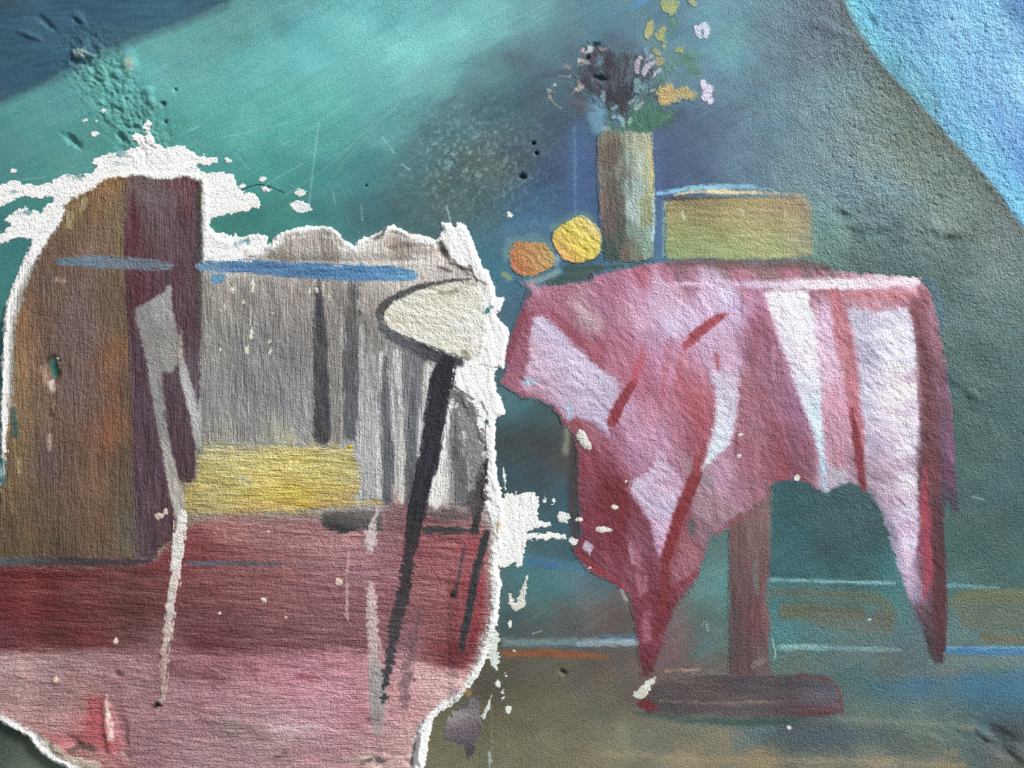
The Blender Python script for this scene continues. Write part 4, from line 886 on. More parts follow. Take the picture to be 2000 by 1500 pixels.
# ------------------------------------------------------------------ pedestal table
tab = Thing('pedestal_table', 'brownish painted pedestal table, column and long rounded base, under the tablecloth', 'painted table', (1440, 1400))
paint('shadow_stroke', S([(1240, 1392), (1300, 1402), (1400, 1410), (1480, 1410), (1550, 1408), (1570, 1404)], [4, 7, 9, 10, 9, 4], wob=2, dry=2), [(1260, 1396, (60, 84, 78)), (1400, 1408, (52, 82, 76)), (1540, 1408, (48, 78, 72))], t=0.3, parent=tab, soft=5, op=0.85, label='dark green stroke along the foot of the base')
BASE = [(1252, 1372), (1262, 1350), (1280, 1332), (1310, 1322), (1360, 1318), (1440, 1317), (1530, 1317), (1590, 1317), (1616, 1322), (1634, 1336), (1643, 1356), (1646, 1376), (1645, 1394), (1610, 1401), (1540, 1401), (1440, 1402), (1350, 1400), (1290, 1396), (1262, 1390)]
paint('base', P(BASE, wob=2, dry=2.0, ds=(16, 4)), [(1290, 1345, (74, 66, 70)), (1350, 1345, (75, 65, 68)), (1400, 1350, (88, 70, 72)), (1440, 1340, (67, 62, 67)), (1500, 1340, (66, 62, 67)), (1560, 1345, (64, 63, 68)), (1600, 1330, (82, 69, 74)), (1625, 1345, (82, 94, 103)), (1600, 1355, (76, 84, 93)), (1300, 1385, (78, 73, 74)), (1400, 1385, (84, 77, 77)), (1480, 1385, (77, 73, 76)), (1550, 1380, (83, 71, 76)),
        (1610, 1370, (104, 83, 91)), (1635, 1380, (104, 75, 81)), (1620, 1394, (85, 46, 51)), (1570, 1396, (86, 49, 55)), (1330, 1325, (107, 92, 87)), (1440, 1370, (101, 87, 87))], t=0.6, parent=tab, soft=4, var=9, vs=(40, 4), ang=2, grit=0.8)
tb = LAYERS[-1]
paint('edge_line', S([(1290, 1368), (1360, 1374), (1440, 1372), (1530, 1370)], [2, 3, 3, 2], wob=1, dry=2), (124, 108, 96), t=0.3, parent=tab, soft=2.5, op=0.8)
paint('rim_stroke', S([(1560, 1318), (1610, 1321), (1632, 1334), (1643, 1360), (1645, 1392)], [2, 3, 2.5, 3, 3], wob=1), (110, 56, 68), t=0.3, parent=tab, soft=2.5, op=0.85, label='maroon outline of the rounded end')
paint('toe', P([(1240, 1372), (1262, 1364), (1284, 1376), (1286, 1386), (1268, 1392), (1250, 1388)], wob=3, dry=3), (108, 38, 46), t=0.5, parent=tab, soft=4, label='dark red toe at the left end')
paint('column', P([(1423, 1000), (1450, 980), (1500, 945), (1507, 960), (1505, 1100), (1504, 1200), (1506, 1300), (1512, 1320), (1470, 1324), (1422, 1322), (1424, 1200), (1424, 1100)], wob=1.6, dry=2.2, ds=(18, 4), ang=88), [(1450, 1000, (125, 91, 92)), (1490, 980, (126, 98, 96)), (1440, 1060, (107, 75, 76)), (1480, 1060, (120, 92, 90)), (1440, 1130, (93, 68, 71)), (1480, 1130, (111, 79, 80)), (1440, 1200, (81, 63, 66)),
        (1480, 1190, (107, 65, 69)), (1475, 1225, (112, 54, 62)), (1497, 1200, (123, 96, 97)), (1440, 1270, (76, 64, 64)), (1490, 1270, (107, 92, 91)), (1450, 1310, (85, 62, 63)), (1490, 1305, (100, 88, 86))], t=0.6, parent=tab, soft=4, var=10, vs=(50, 4), ang=88, grit=0.8)
for (pts, w, c) in [([(1476, 1100), (1474, 1120), (1480, 1160)], 3, (90, 130, 128)), ([(1500, 1130), (1498, 1180)], 3, (76, 120, 118)), ([(1472, 1300), (1490, 1290)], 6, (136, 120, 114))]:
    dab(S(pts, w, wob=1.5, dry=2), c, op=0.6, soft=3)
paint('cream_stroke', S([(1300, 1312), (1340, 1308), (1390, 1312)], [3, 6, 2], wob=2, dry=3.5), [(1310, 1312, (166, 110, 92)), (1350, 1308, (172, 158, 134))], t=0.4, parent=tab, soft=3, op=0.8, label='cream and rust strokes above the base')

# ------------------------------------------------------------------ tablecloth
CLOTH = [(1008, 550), (1036, 548), (1054, 556), (1100, 552), (1150, 548), (1164, 532), (1200, 528), (1240, 518), (1290, 512), (1330, 508), (1400, 510), (1480, 516), (1560, 514), (1610, 520), (1660, 531), (1720, 534), (1788, 541), (1806, 555), (1818, 576), (1828, 598), (1835, 635),
         (1842, 670), (1847, 707), (1854, 760), (1861, 812), (1867, 890), (1869, 945), (1871, 975), (1873, 1004), (1862, 1002), (1850, 984), (1845, 1012), (1846, 1080), (1846, 1185), (1849, 1255), (1842, 1298), (1825, 1296), (1812, 1272), (1800, 1228), (1772, 1167), (1754, 1115),
         (1738, 1062), (1720, 1000), (1700, 966), (1689, 962), (1680, 952), (1655, 946), (1633, 953), (1612, 966), (1580, 948), (1552, 938), (1530, 942), (1506, 950), (1500, 968), (1478, 988), (1450, 1002), (1424, 1018), (1424, 1030), (1408, 1044), (1398, 1056), (1390, 1044), (1378, 1082), (1370, 1108), (1356, 1140),
         (1332, 1172), (1313, 1200), (1303, 1236), (1296, 1260), (1283, 1288), (1277, 1312), (1262, 1328), (1252, 1322), (1247, 1270), (1241, 1236), (1233, 1190), (1227, 1160), (1202, 1144), (1180, 1127), (1147, 1115), (1122, 1076), (1134, 1040), (1129, 980), (1127, 930), (1126, 880), (1118, 850), (1107, 832), (1100, 836), (1092, 815), (1078, 796), (1058, 782), (1022, 778), (1000, 766), (976, 748), (974, 742),
         (986, 720), (988, 684), (1000, 650), (1012, 618), (1026, 592), (1038, 568)]
TONE = [(1020, 552, (132, 99, 122)), (1050, 562, (190, 136, 162)), (1052, 580, (157, 86, 109)), (1040, 600, (148, 74, 95)), (1090, 570, (169, 105, 130)), (1110, 600, (162, 101, 124)), (1130, 610, (179, 142, 156)), (1150, 630, (177, 142, 156)), (1100, 640, (157, 79, 101)), (1130, 660, (151, 74, 95)), (1160, 680, (155, 79, 101)),
        (1200, 550, (172, 110, 138)), (1180, 590, (171, 110, 138)), (1250, 530, (174, 94, 118)), (1300, 530, (174, 107, 134)), (1300, 560, (217, 182, 210)), (1240, 580, (200, 147, 176)), (1250, 620, (204, 161, 190)), (1220, 680, (171, 101, 128)), (1200, 700, (172, 105, 132)), (1280, 600, (207, 173, 204)), (1310, 640, (207, 188, 224)), (1280, 680, (184, 136, 168)),
        (1255, 720, (181, 105, 130)), (1235, 740, (180, 101, 124)), (1270, 760, (164, 94, 120)), (1300, 720, (198, 138, 168)), (1330, 760, (174, 94, 113)), (1350, 620, (211, 184, 218)), (1380, 580, (215, 186, 218)), (1340, 690, (196, 136, 162)), (1420, 570, (213, 200, 238)), (1440, 620, (198, 165, 202)), (1400, 680, (200, 165, 196)), (1430, 700, (204, 175, 206)),
        (1355, 780, (172, 90, 105)), (1370, 830, (171, 83, 99)), (1360, 870, (155, 83, 99)), (1320, 840, (171, 105, 126)), (1270, 800, (192, 132, 158)), (1250, 850, (194, 144, 172)), (1290, 850, (196, 146, 176)), (1230, 810, (186, 140, 172)), (1210, 870, (165, 105, 132)), (1240, 900, (171, 122, 152)), (1160, 850, (157, 98, 114)), (1150, 880, (141, 64, 80)), (1170, 900, (137, 57, 72)),
        (1150, 920, (134, 55, 70)), (1190, 920, (125, 52, 66)), (1150, 960, (130, 63, 80)), (1200, 960, (109, 29, 43)), (1180, 990, (116, 37, 50)), (1160, 1020, (125, 48, 64)), (1220, 1010, (113, 40, 52)), (1200, 1050, (113, 35, 48)), (1170, 1070, (121, 50, 64)), (1240, 1040, (134, 74, 95)), (1220, 1090, (116, 46, 60)), (1250, 1080, (139, 81, 105)), (1190, 1110, (130, 63, 80)), (1240, 1130, (132, 70, 91)),
        (1270, 1120, (128, 53, 72)), (1240, 1170, (121, 50, 68)), (1280, 1160, (118, 48, 64)), (1300, 1180, (109, 42, 54)), (1250, 1210, (109, 37, 54)), (1265, 1230, (136, 75, 95)), (1258, 1270, (109, 39, 56)), (1262, 1310, (88, 35, 42)), (1320, 1060, (125, 57, 70)), (1340, 1080, (167, 107, 120)), (1330, 1120, (159, 99, 114)), (1345, 1150, (117, 62, 74)), (1330, 1010, (139, 70, 83)),
        (1380, 930, (152, 132, 148)), (1400, 940, (180, 138, 166)), (1420, 920, (184, 142, 170)), (1380, 990, (161, 130, 144)), (1440, 950, (159, 107, 128)), (1410, 1000, (157, 118, 132)), (1470, 950, (150, 95, 112)), (1390, 1040, (132, 103, 116)), (1450, 880, (156, 95, 114)), (1460, 840, (171, 111, 126)), (1460, 920, (152, 91, 108)),
        (1480, 600, (190, 132, 162)), (1480, 640, (150, 86, 107)), (1470, 700, (139, 83, 101)), (1500, 720, (159, 103, 128)), (1460, 760, (156, 97, 112)), (1490, 780, (152, 93, 110)), (1520, 760, (154, 107, 138)), (1540, 800, (152, 101, 134)), (1480, 850, (155, 101, 118)), (1520, 850, (144, 77, 95)), (1500, 900, (143, 83, 99)), (1550, 860, (146, 85, 110)), (1570, 900, (134, 83, 104)), (1530, 910, (139, 61, 72)), (1560, 930, (130, 74, 89)),
        (1620, 640, (215, 180, 208)), (1610, 720, (211, 180, 204)), (1630, 780, (211, 155, 180)), (1640, 840, (200, 146, 168)), (1620, 880, (196, 147, 172)), (1640, 900, (175, 118, 136)), (1640, 935, (167, 171, 188)), (1620, 940, (186, 171, 188)), (1664, 930, (152, 122, 138)),
        (1330, 518, (117, 89, 96)), (1420, 518, (123, 95, 98)), (1500, 522, (138, 107, 110)), (1580, 518, (123, 105, 106)), (1620, 528, (134, 116, 122)), (1660, 540, (180, 128, 144)), (1340, 535, (178, 118, 142)), (1440, 535, (180, 114, 136)), (1540, 537, (174, 103, 124)), (1600, 540, (169, 101, 120)), (1720, 545, (217, 192, 212)), (1780, 548, (228, 215, 234)), (1700, 570, (196, 136, 152)), (1750, 580, (180, 116, 130)), (1800, 570, (162, 92, 109)),
        (1820, 610, (159, 111, 129)), (1830, 680, (150, 98, 117)), (1838, 760, (118, 79, 96)), (1840, 850, (107, 72, 96)), (1855, 880, (118, 77, 110)), (1856, 940, (108, 63, 93)), (1862, 985, (72, 69, 86)), (1848, 960, (62, 60, 69)),
        (1800, 600, (127, 72, 83)), (1810, 700, (104, 63, 72)), (1820, 800, (95, 62, 72)), (1815, 850, (88, 67, 77)), (1825, 900, (84, 47, 58)), (1820, 960, (87, 50, 60)), (1835, 1000, (74, 55, 65)), (1815, 1010, (108, 52, 69)), (1830, 1060, (72, 45, 55)), (1808, 1060, (129, 59, 81)), (1835, 1120, (70, 44, 53)), (1812, 1140, (116, 59, 77)), (1835, 1200, (72, 45, 53)), (1805, 1190, (84, 55, 64)), (1830, 1260, (65, 50, 58)), (1790, 1160, (142, 132, 164)),
        (1730, 980, (152, 142, 160)), (1740, 1030, (152, 142, 166)), (1700, 950, (142, 126, 146)), (1760, 1100, (171, 161, 194)), (1775, 1140, (180, 161, 192))]
paint('tablecloth', P(CLOTH, wob=1.8, ws=12, dry=1.8, ds=(8, 5), ang=30), TONE, t=0.9, soft=5, power=2.0, eps=14, var=9, vs=(26, 4), ang=70, var2=5, grit=0.85, label='red and pink painted tablecloth hanging in pointed folds from the table', cat='painted tablecloth', relief=groove(0.8, 18, 7, 40))
cloth = LAYERS[-1]
LIL = dict(parent=cloth, grit=0.85, relief=groove(0.6, 16, 7, 40))
paint('light_fold', P([(1036, 628), (1046, 616), (1058, 611), (1080, 628), (1116, 666), (1156, 700), (1190, 728), (1218, 748), (1208, 776), (1188, 818), (1196, 836), (1190, 857), (1176, 845), (1150, 826), (1138, 822), (1124, 816), (1106, 826), (1092, 806), (1078, 792), (1058, 780), (1034, 776), (1004, 762), (1012, 744), (1024, 726), (1030, 700), (1032, 660)], wob=2, dry=2.2),
      [(1056, 625, (206, 190, 218)), (1070, 660, (206, 194, 226)), (1045, 680, (204, 172, 196)), (1100, 690, (208, 194, 224)), (1060, 720, (206, 182, 208)), (1130, 720, (206, 190, 220)), (1100, 750, (196, 178, 204)), (1160, 750, (194, 178, 204)), (1190, 750, (188, 172, 198)), (1030, 750, (186, 142, 166)), (1060, 770, (178, 128, 150)), (1110, 780, (192, 176, 204)), (1160, 800, (184, 172, 204)), (1185, 840, (180, 172, 206)), (1120, 810, (184, 164, 188)), (1010, 755, (160, 90, 112))], t=0.5, soft=8, label='large lilac fold at the left corner', **LIL)
dab(E(1034, 746, 15, 8, wob=3, dry=2), (170, 200, 224), op=0.8, soft=5)
dab(S([(1111, 795), (1116, 815)], 4, wob=1.5), (150, 190, 214), op=0.8, soft=3)
dab(S([(1015, 736), (1026, 742)], 1.5, wob=0.3), (96, 70, 62), op=0.9, soft=1.5)
paint('light_fold', P([(1290, 876), (1280, 890), (1272, 908), (1250, 928), (1226, 944), (1224, 956), (1234, 972), (1252, 998), (1268, 1020), (1276, 1056), (1282, 1090), (1296, 1090), (1306, 1052), (1318, 1012), (1330, 975), (1338, 950), (1330, 925), (1312, 904)], wob=2.5, dry=2.5),
      [(1288, 890, (196, 168, 196)), (1270, 920, (200, 182, 208)), (1240, 950, (188, 176, 202)), (1290, 930, (204, 168, 194)), (1260, 980, (194, 176, 202)), (1300, 970, (204, 172, 200)), (1310, 985, (194, 186, 220)), (1280, 1030, (200, 166, 198)), (1290, 1075, (196, 152, 184)), (1325, 940, (190, 140, 164))], t=0.5, soft=8, label='lilac fold in the middle of the drop', **LIL)
paint('light_fold', P([(1388, 742), (1394, 770), (1396, 800), (1392, 826), (1390, 844), (1380, 868), (1375, 900), (1374, 914), (1388, 906), (1408, 890), (1428, 870), (1436, 848), (1442, 810), (1447, 770), (1446, 730), (1440, 690), (1430, 660), (1395, 680), (1386, 710)], wob=2.5, dry=2.5),
      [(1400, 690, (194, 158, 184)), (1430, 700, (196, 156, 184)), (1395, 760, (206, 214, 232)), (1400, 800, (204, 208, 228)), (1420, 760, (198, 166, 194)), (1442, 770, (206, 200, 216)), (1430, 820, (204, 194, 218)), (1396, 840, (206, 220, 234)), (1390, 880, (208, 222, 234)), (1410, 850, (206, 216, 232)), (1430, 860, (204, 200, 222))], t=0.5, soft=8, label='pale bluish fold left of centre', **LIL)
paint('light_fold', P([(1486, 570), (1520, 562), (1580, 566), (1588, 600), (1594, 640), (1600, 690), (1607, 760), (1611, 865), (1615, 920), (1619, 962), (1607, 966), (1603, 930), (1597, 884), (1588, 850), (1576, 822), (1552, 762), (1536, 712), (1522, 672), (1508, 630), (1496, 596)], wob=2, dry=2.0),
      [(1510, 585, (226, 220, 236)), (1550, 580, (240, 240, 250)), (1575, 590, (244, 244, 252)), (1530, 640, (228, 222, 240)), (1570, 640, (240, 240, 252)), (1550, 700, (220, 206, 228)), (1590, 690, (238, 234, 246)), (1570, 750, (206, 200, 220)), (1595, 750, (226, 232, 240)), (1590, 800, (196, 214, 230)), (1604, 830, (204, 232, 240)), (1600, 880, (186, 214, 230)), (1608, 900, (166, 208, 234)), (1612, 950, (160, 200, 226))], t=0.6, soft=8, label='bright white fold left of the dark red stripe', **LIL)
paint('light_fold', P([(1646, 612), (1660, 596), (1690, 600), (1710, 608), (1740, 596), (1774, 600), (1784, 620), (1792, 660), (1800, 700), (1804, 740), (1806, 790), (1800, 850), (1796, 900), (1796, 960), (1800, 1000), (1798, 1060), (1784, 1104), (1786, 1150), (1778, 1164), (1768, 1130), (1756, 1080), (1744, 1030), (1724, 985), (1704, 962), (1692, 948), (1688, 910), (1683, 870), (1676, 800), (1672, 740), (1664, 690), (1656, 645)], wob=2, dry=2.2),
      [(1660, 610, (206, 198, 214)), (1680, 620, (160, 156, 182)), (1676, 680, (172, 162, 192)), (1700, 640, (196, 190, 214)), (1730, 620, (214, 206, 224)), (1760, 620, (226, 220, 238)), (1785, 640, (206, 206, 232)), (1740, 660, (244, 242, 246)), (1770, 690, (234, 232, 246)), (1795, 690, (190, 190, 224)), (1690, 700, (160, 152, 180)), (1680, 740, (190, 190, 220)), (1710, 740, (190, 178, 206)), (1745, 720, (244, 240, 238)), (1745, 780, (240, 232, 230)), (1775, 760, (246, 244, 246)), (1798, 740, (180, 144, 174)),
       (1690, 800, (190, 188, 220)), (1720, 820, (182, 170, 196)), (1690, 870, (190, 182, 216)), (1720, 880, (170, 148, 174)), (1740, 840, (216, 198, 212)), (1764, 820, (246, 242, 244)), (1766, 880, (242, 238, 248)), (1785, 830, (224, 214, 234)), (1790, 800, (180, 154, 180)), (1700, 920, (154, 134, 156)), (1720, 930, (144, 122, 140)), (1745, 920, (196, 164, 190)), (1748, 980, (196, 162, 186)), (1775, 940, (242, 240, 246)), (1790, 900, (160, 134, 154)), (1772, 1000, (222, 220, 240)), (1790, 1020, (190, 164, 196)),
       (1755, 1040, (196, 164, 190)), (1780, 1060, (224, 220, 240)), (1768, 1090, (206, 180, 206)), (1776, 1140, (190, 166, 190)), (1730, 990, (148, 126, 148))], t=0.6, soft=9, label='bright white fold right of the dark red stripe', **LIL)
paint('hem_line', S([(1290, 556), (1370, 553), (1440, 556), (1500, 556), (1580, 554), (1660, 554), (1730, 551), (1794, 547)], [3, 6, 7, 11, 13, 13, 11, 7], wob=1.6, dry=2.2, ds=(24, 3)), [(1450, 560, (206, 176, 204)), (1540, 556, (226, 212, 228)), (1640, 552, (236, 220, 232)), (1740, 548, (230, 208, 220))], t=0.4, parent=cloth, soft=5, op=0.95, label='whitish line along the top edge')
DRK = dict(parent=cloth, grit=0.8)
for (pts, w, c, op, dr, so) in [
    ([(1240, 744), (1226, 764), (1212, 788), (1200, 812), (1194, 824)], [5, 8, 8, 8, 8], (138, 46, 56), 0.95, 1.2, 3),
    ([(1258, 670), (1250, 706), (1240, 740)], [2, 6, 7], (194, 78, 98), 0.7, 3.5, 5),
    ([(1310, 668), (1302, 710), (1292, 790)], [5, 8, 5], (170, 84, 104), 0.5, 4, 7),
    ([(1418, 614), (1400, 622), (1380, 636), (1358, 654), (1338, 676)], [4, 8, 8, 9, 5], (156, 56, 68), 0.92, 1.8, 4),
    ([(1338, 676), (1328, 720), (1320, 760)], [5, 7, 3], (184, 96, 108), 0.5, 4, 7),
    ([(1360, 900), (1362, 924), (1352, 944), (1342, 970), (1330, 1000), (1320, 1030), (1310, 1058), (1302, 1090)], [5, 8, 10, 9, 9, 9, 9, 8], (132, 40, 48), 0.95, 1.6, 3),
    ([(1378, 860), (1370, 890), (1358, 920)], [3, 8, 8], (150, 62, 70), 0.75, 2.5, 4),
    ([(1302, 1085), (1300, 1130), (1298, 1170), (1288, 1210), (1275, 1260)], [8, 8, 7, 10, 5], (126, 38, 48), 0.8, 2.5, 5),
    ([(1360, 1120), (1330, 1142), (1308, 1160)], [5, 6, 4], (136, 44, 56), 0.7, 2.5, 4),
    ([(1470, 1000), (1430, 1020), (1400, 1040)], [2, 6, 3], (140, 64, 76), 0.6, 3, 5),
    ([(1632, 576), (1640, 620), (1652, 670), (1660, 725), (1668, 780), (1674, 830), (1680, 890), (1688, 954)], [10, 14, 15, 13, 11, 11, 9, 4], (184, 106, 118), 0.85, 3.5, 7),
    ([(1664, 800), (1672, 850), (1678, 900), (1688, 956)], [3, 7, 8, 4], (122, 38, 46), 0.85, 2.4, 4),
    ([(1640, 700), (1632, 640)], [5, 5], (200, 128, 140), 0.5, 3, 6),
    ([(1480, 600), (1492, 650), (1510, 720), (1530, 790), (1560, 870)], [6, 10, 12, 12, 6], (146, 88, 112), 0.6, 3.5, 7),
    ([(1785, 590), (1796, 640), (1806, 720), (1810, 800), (1820, 880), (1824, 960)], [5, 9, 12, 14, 14, 12], (110, 58, 66), 0.75, 3.5, 6),
    ([(1830, 990), (1834, 1080), (1836, 1180), (1836, 1270)], [7, 11, 12, 8], (82, 42, 50), 0.85, 2.4, 4),
    ([(1806, 910), (1806, 980), (1810, 1060), (1816, 1120), (1806, 1170)], [3, 8, 8, 8, 3], (172, 60, 80), 0.75, 3, 5),
    ([(1640, 578), (1690, 572), (1740, 580), (1780, 574)], [4, 6, 8, 7], (192, 112, 122), 0.6, 3.5, 6),
    ([(1300, 516), (1380, 512), (1460, 516), (1560, 516), (1620, 524)], [5, 8, 8, 9, 6], (104, 76, 76), 0.7, 2.5, 6),
    ([(1215, 1000), (1205, 1050), (1225, 950)], [8, 9, 6], (124, 30, 40), 0.6, 3, 7),
    ([(1120, 1072), (1150, 1104), (1190, 1128), (1224, 1154)], [3, 5, 5, 3], (146, 40, 52), 0.75, 2, 4),
    ([(1034, 572), (1022, 610), (1004, 660), (992, 700)], [4, 6, 7, 6], (128, 50, 66), 0.65, 2.5, 5),
    ([(1846, 700), (1854, 800), (1860, 900)], [3, 4, 4], (134, 84, 122), 0.6, 2, 4),
]:
    paint('fold_line', S(pts, [v * 1.35 for v in w], wob=1.2, dry=dr, ds=(20, 3)), c, t=0.4, op=op, soft=so, var=9, vs=(40, 3), ang=75, **DRK)
for (pts, w, c, op) in [([(1232, 1062), (1236, 1100)], 4, (206, 160, 180), .6), ([(1260, 1130), (1260, 1155)], 4, (196, 140, 160), .5), ([(1262, 1200), (1262, 1250)], 7, (190, 116, 134), .5), ([(1245, 1080), (1250, 1160)], 6, (186, 116, 134), .5), ([(1116, 590), (1150, 620), (1170, 636)], 9, (206, 176, 180), .5), ([(1330, 585), (1322, 620), (1320, 655)], 3, (228, 206, 226), .7),
                        ([(1450, 560), (1451, 680)], 1.5, (150, 110, 130), .6), ([(1116, 560), (1118, 660)], 2, (150, 70, 86), .5), ([(1400, 700), (1396, 690), (1404, 720)], 5, (150, 50, 66), .6), ([(1510, 680), (1512, 740)], 5, (196, 150, 170), .35), ([(1480, 860), (1482, 920)], 5, (186, 120, 134), .4), ([(1440, 848), (1436, 890)], 3, (110, 66, 74), .6), ([(1400, 870), (1370, 916)], 3, (210, 220, 230), .6),
                        ([(1214, 1152), (1224, 1172)], 3, (196, 186, 206), .7), ([(1040, 555), (1050, 570)], 6, (206, 170, 190), .5), ([(1030, 590), (1034, 604)], 5, (170, 150, 180), .4), ([(1350, 1020), (1352, 1040)], 5, (66, 98, 98), .8), ([(1340, 905), (1348, 915)], 6, (150, 130, 136), .6)]:
    dab(S(pts, w, wob=1.5, dry=2.0), c, op=op, soft=4)
# lilac lozenge and crumb on the cloth
paint('lozenge', P([(1144, 1052), (1160, 1066), (1152, 1086), (1138, 1070)], wob=1), (184, 166, 192), t=0.5, parent=cloth, soft=2, label='small lilac lozenge')
paint('lime_lump', P([(1130, 838), (1142, 842), (1148, 854), (1157, 866), (1154, 878), (1142, 878), (1130, 866), (1124, 852)], wob=1.5), (214, 216, 204), t=2.5, ramp=5, soft=2, parent=cloth, mat='plaster', grit=1.0, label='white lump of lime')
for (cx, cy, rx, ry) in [(1200, 990, 7, 6), (1180, 1034, 21, 6), (1222, 941, 3, 4), (1152, 1108, 3, 3), (1130, 1014, 9, 5), (1556, 933, 6, 6), (1444, 892, 4, 4), (1444, 850, 5, 3)]:
    paint('bare_spot', E(cx, cy, rx, ry, wob=1.6, dry=1.0), (222, 220, 208), t=0.8, soft=1.5, parent=cloth, mat='plaster', grit=0.9)
paint('bare_spot', P([(1236, 1358), (1250, 1340), (1262, 1326), (1276, 1322), (1280, 1332), (1270, 1346), (1258, 1362), (1246, 1368)], wob=3, dry=3), (214, 212, 198), t=0.9, soft=2, parent=cloth, mat='plaster', label='white scrape at the pointed lower tip')

# ------------------------------------------------------------------ dark green strokes under the fruit and vase
paint('table_shadow', P([(1052, 556), (1066, 548), (1092, 540), (1102, 534), (1096, 524), (1108, 516), (1150, 516), (1190, 516), (1224, 512), (1270, 506), (1284, 506), (1250, 518), (1220, 524), (1176, 530), (1160, 532), (1158, 546), (1120, 552), (1080, 558)], wob=2, dry=2.2, ds=(14, 4), ang=-8),
      [(1080, 550, (44, 78, 70)), (1130, 545, (58, 80, 78)), (1120, 522, (42, 74, 70)), (1180, 522, (42, 74, 66)), (1240, 512, (60, 90, 84)), (1145, 530, (70, 86, 88))], t=0.4, soft=3, op=0.95, label='dark green painted shadow under the lemon and the vase', cat='painted shadow')

# ------------------------------------------------------------------ box
BOXP = [(1299, 392), (1330, 386), (1400, 383), (1480, 384), (1560, 383), (1578, 386), (1584, 410), (1588, 460), (1590, 498), (1560, 504), (1450, 508), (1360, 506), (1300, 507), (1297, 450)]
paint('box', P(BOXP, wob=1.6, dry=1.8), [(1312, 396, (150, 140, 104)), (1350, 392, (120, 104, 74)), (1330, 420, (146, 136, 86)), (1400, 400, (144, 130, 86)), (1390, 420, (150, 140, 92)), (1450, 410, (166, 150, 104)), (1460, 440, (168, 160, 104)), (1520, 400, (146, 128, 92)), (1500, 430, (166, 152, 106)), (1530, 440, (172, 162, 112)), (1560, 410, (150, 132, 108)), (1570, 450, (150, 142, 108)),
        (1320, 450, (142, 150, 96)), (1330, 480, (136, 154, 96)), (1380, 470, (142, 156, 102)), (1360, 496, (140, 158, 106)), (1430, 490, (156, 172, 110)), (1500, 470, (156, 160, 106)), (1520, 490, (168, 176, 116)), (1570, 490, (146, 150, 116)), (1400, 445, (146, 144, 90)), (1584, 470, (136, 144, 122))], t=0.7, soft=4, var=9, vs=(34, 4), ang=3, grit=0.85, label='olive yellow painted box standing on the tablecloth, right of the vase', cat='painted box', relief=groove(0.5, 30, 5, 3))
box = LAYERS[-1]
paint('lid_line', S([(1284, 380), (1310, 374), (1360, 366), (1420, 364), (1470, 365), (1510, 371)], [4, 6, 6, 5, 5, 2], wob=1.5, dry=2), [(1290, 378, (116, 176, 216)), (1350, 368, (126, 186, 210)), (1440, 364, (120, 176, 206)), (1500, 370, (120, 160, 180))], t=0.6, parent=box, soft=3, label='sky blue line along the lid')
paint('lid_highlight', S([(1316, 381), (1350, 375), (1400, 374), (1450, 376), (1520, 378), (1574, 380)], [2, 4, 5, 4, 3, 2], wob=1.2, dry=2), [(1330, 378, (190, 180, 140)), (1400, 374, (214, 198, 150)), (1450, 377, (206, 186, 140)), (1540, 380, (160, 150, 120))], t=0.5, parent=box, soft=3, label='cream line along the lid')
paint('lid_shadow', S([(1302, 389), (1340, 388), (1390, 386), (1440, 386)], [3, 4, 2.5, 1], wob=1, dry=1.5), (84, 70, 66), t=0.4, parent=box, soft=2.5)
for (pts, w, c, op) in [([(1333, 415), (1335, 430)], 3, (206, 206, 180), .8), ([(1446, 408), (1450, 420)], 4, (196, 196, 160), .6), ([(1297, 395), (1296, 500)], 2.5, (150, 190, 170), .6), ([(1588, 400), (1592, 500)], 4, (120, 150, 140), .5), ([(1535, 415), (1530, 450)], 4, (186, 176, 120), .5)]:
    dab(S(pts, w, wob=1.2, dry=1.5), c, op=op, soft=3)

# ------------------------------------------------------------------ vase
VASE = [(1166, 282), (1170, 262), (1182, 256), (1200, 254), (1272, 254), (1275, 280), (1277, 330), (1279, 380), (1279, 440), (1276, 500), (1262, 508), (1230, 512), (1195, 512), (1182, 505), (1175, 480), (1172, 440), (1167, 380), (1165, 330)]
paint('vase', P(VASE, wob=1.4, dry=1.6, ds=(10, 4), ang=88), [(1178, 268, (122, 116, 100)), (1180, 300, (102, 92, 82)), (1196, 300, (94, 86, 78)), (1176, 350, (112, 106, 100)), (1195, 370, (92, 86, 80)), (1176, 400, (112, 98, 90)), (1192, 420, (96, 82, 78)), (1186, 450, (88, 78, 74)), (1186, 480, (58, 76, 72)), (1200, 500, (52, 74, 70)), (1208, 290, (100, 96, 86)), (1214, 340, (116, 116, 106)),
        (1210, 400, (96, 90, 86)), (1212, 440, (88, 84, 78)), (1214, 470, (76, 86, 78)), (1222, 500, (102, 90, 80)), (1222, 275, (136, 142, 124)), (1226, 310, (136, 152, 140)), (1240, 280, (158, 162, 138)), (1260, 280, (166, 170, 142)), (1248, 320, (160, 176, 160)), (1226, 370, (130, 146, 138)), (1246, 370, (152, 172, 166)), (1230, 410, (154, 174, 170)), (1244, 420, (164, 182, 174)), (1258, 400, (148, 158, 122)), (1262, 430, (144, 148, 108)), (1266, 340, (166, 174, 142)),
        (1232, 450, (120, 142, 134)), (1250, 460, (126, 146, 134)), (1270, 450, (144, 176, 170)), (1230, 475, (106, 108, 96)), (1246, 485, (110, 126, 108)), (1262, 480, (130, 162, 142)), (1268, 500, (136, 156, 138)), (1244, 504, (116, 112, 94))], t=0.8, soft=3, power=3.0, eps=6, warp=3.0, var=10, vs=(40, 4), ang=88, grit=0.9, label='grey green painted cylinder vase holding the flowers', cat='painted vase', relief=groove(0.6, 40, 5, 88))
vase = LAYERS[-1]
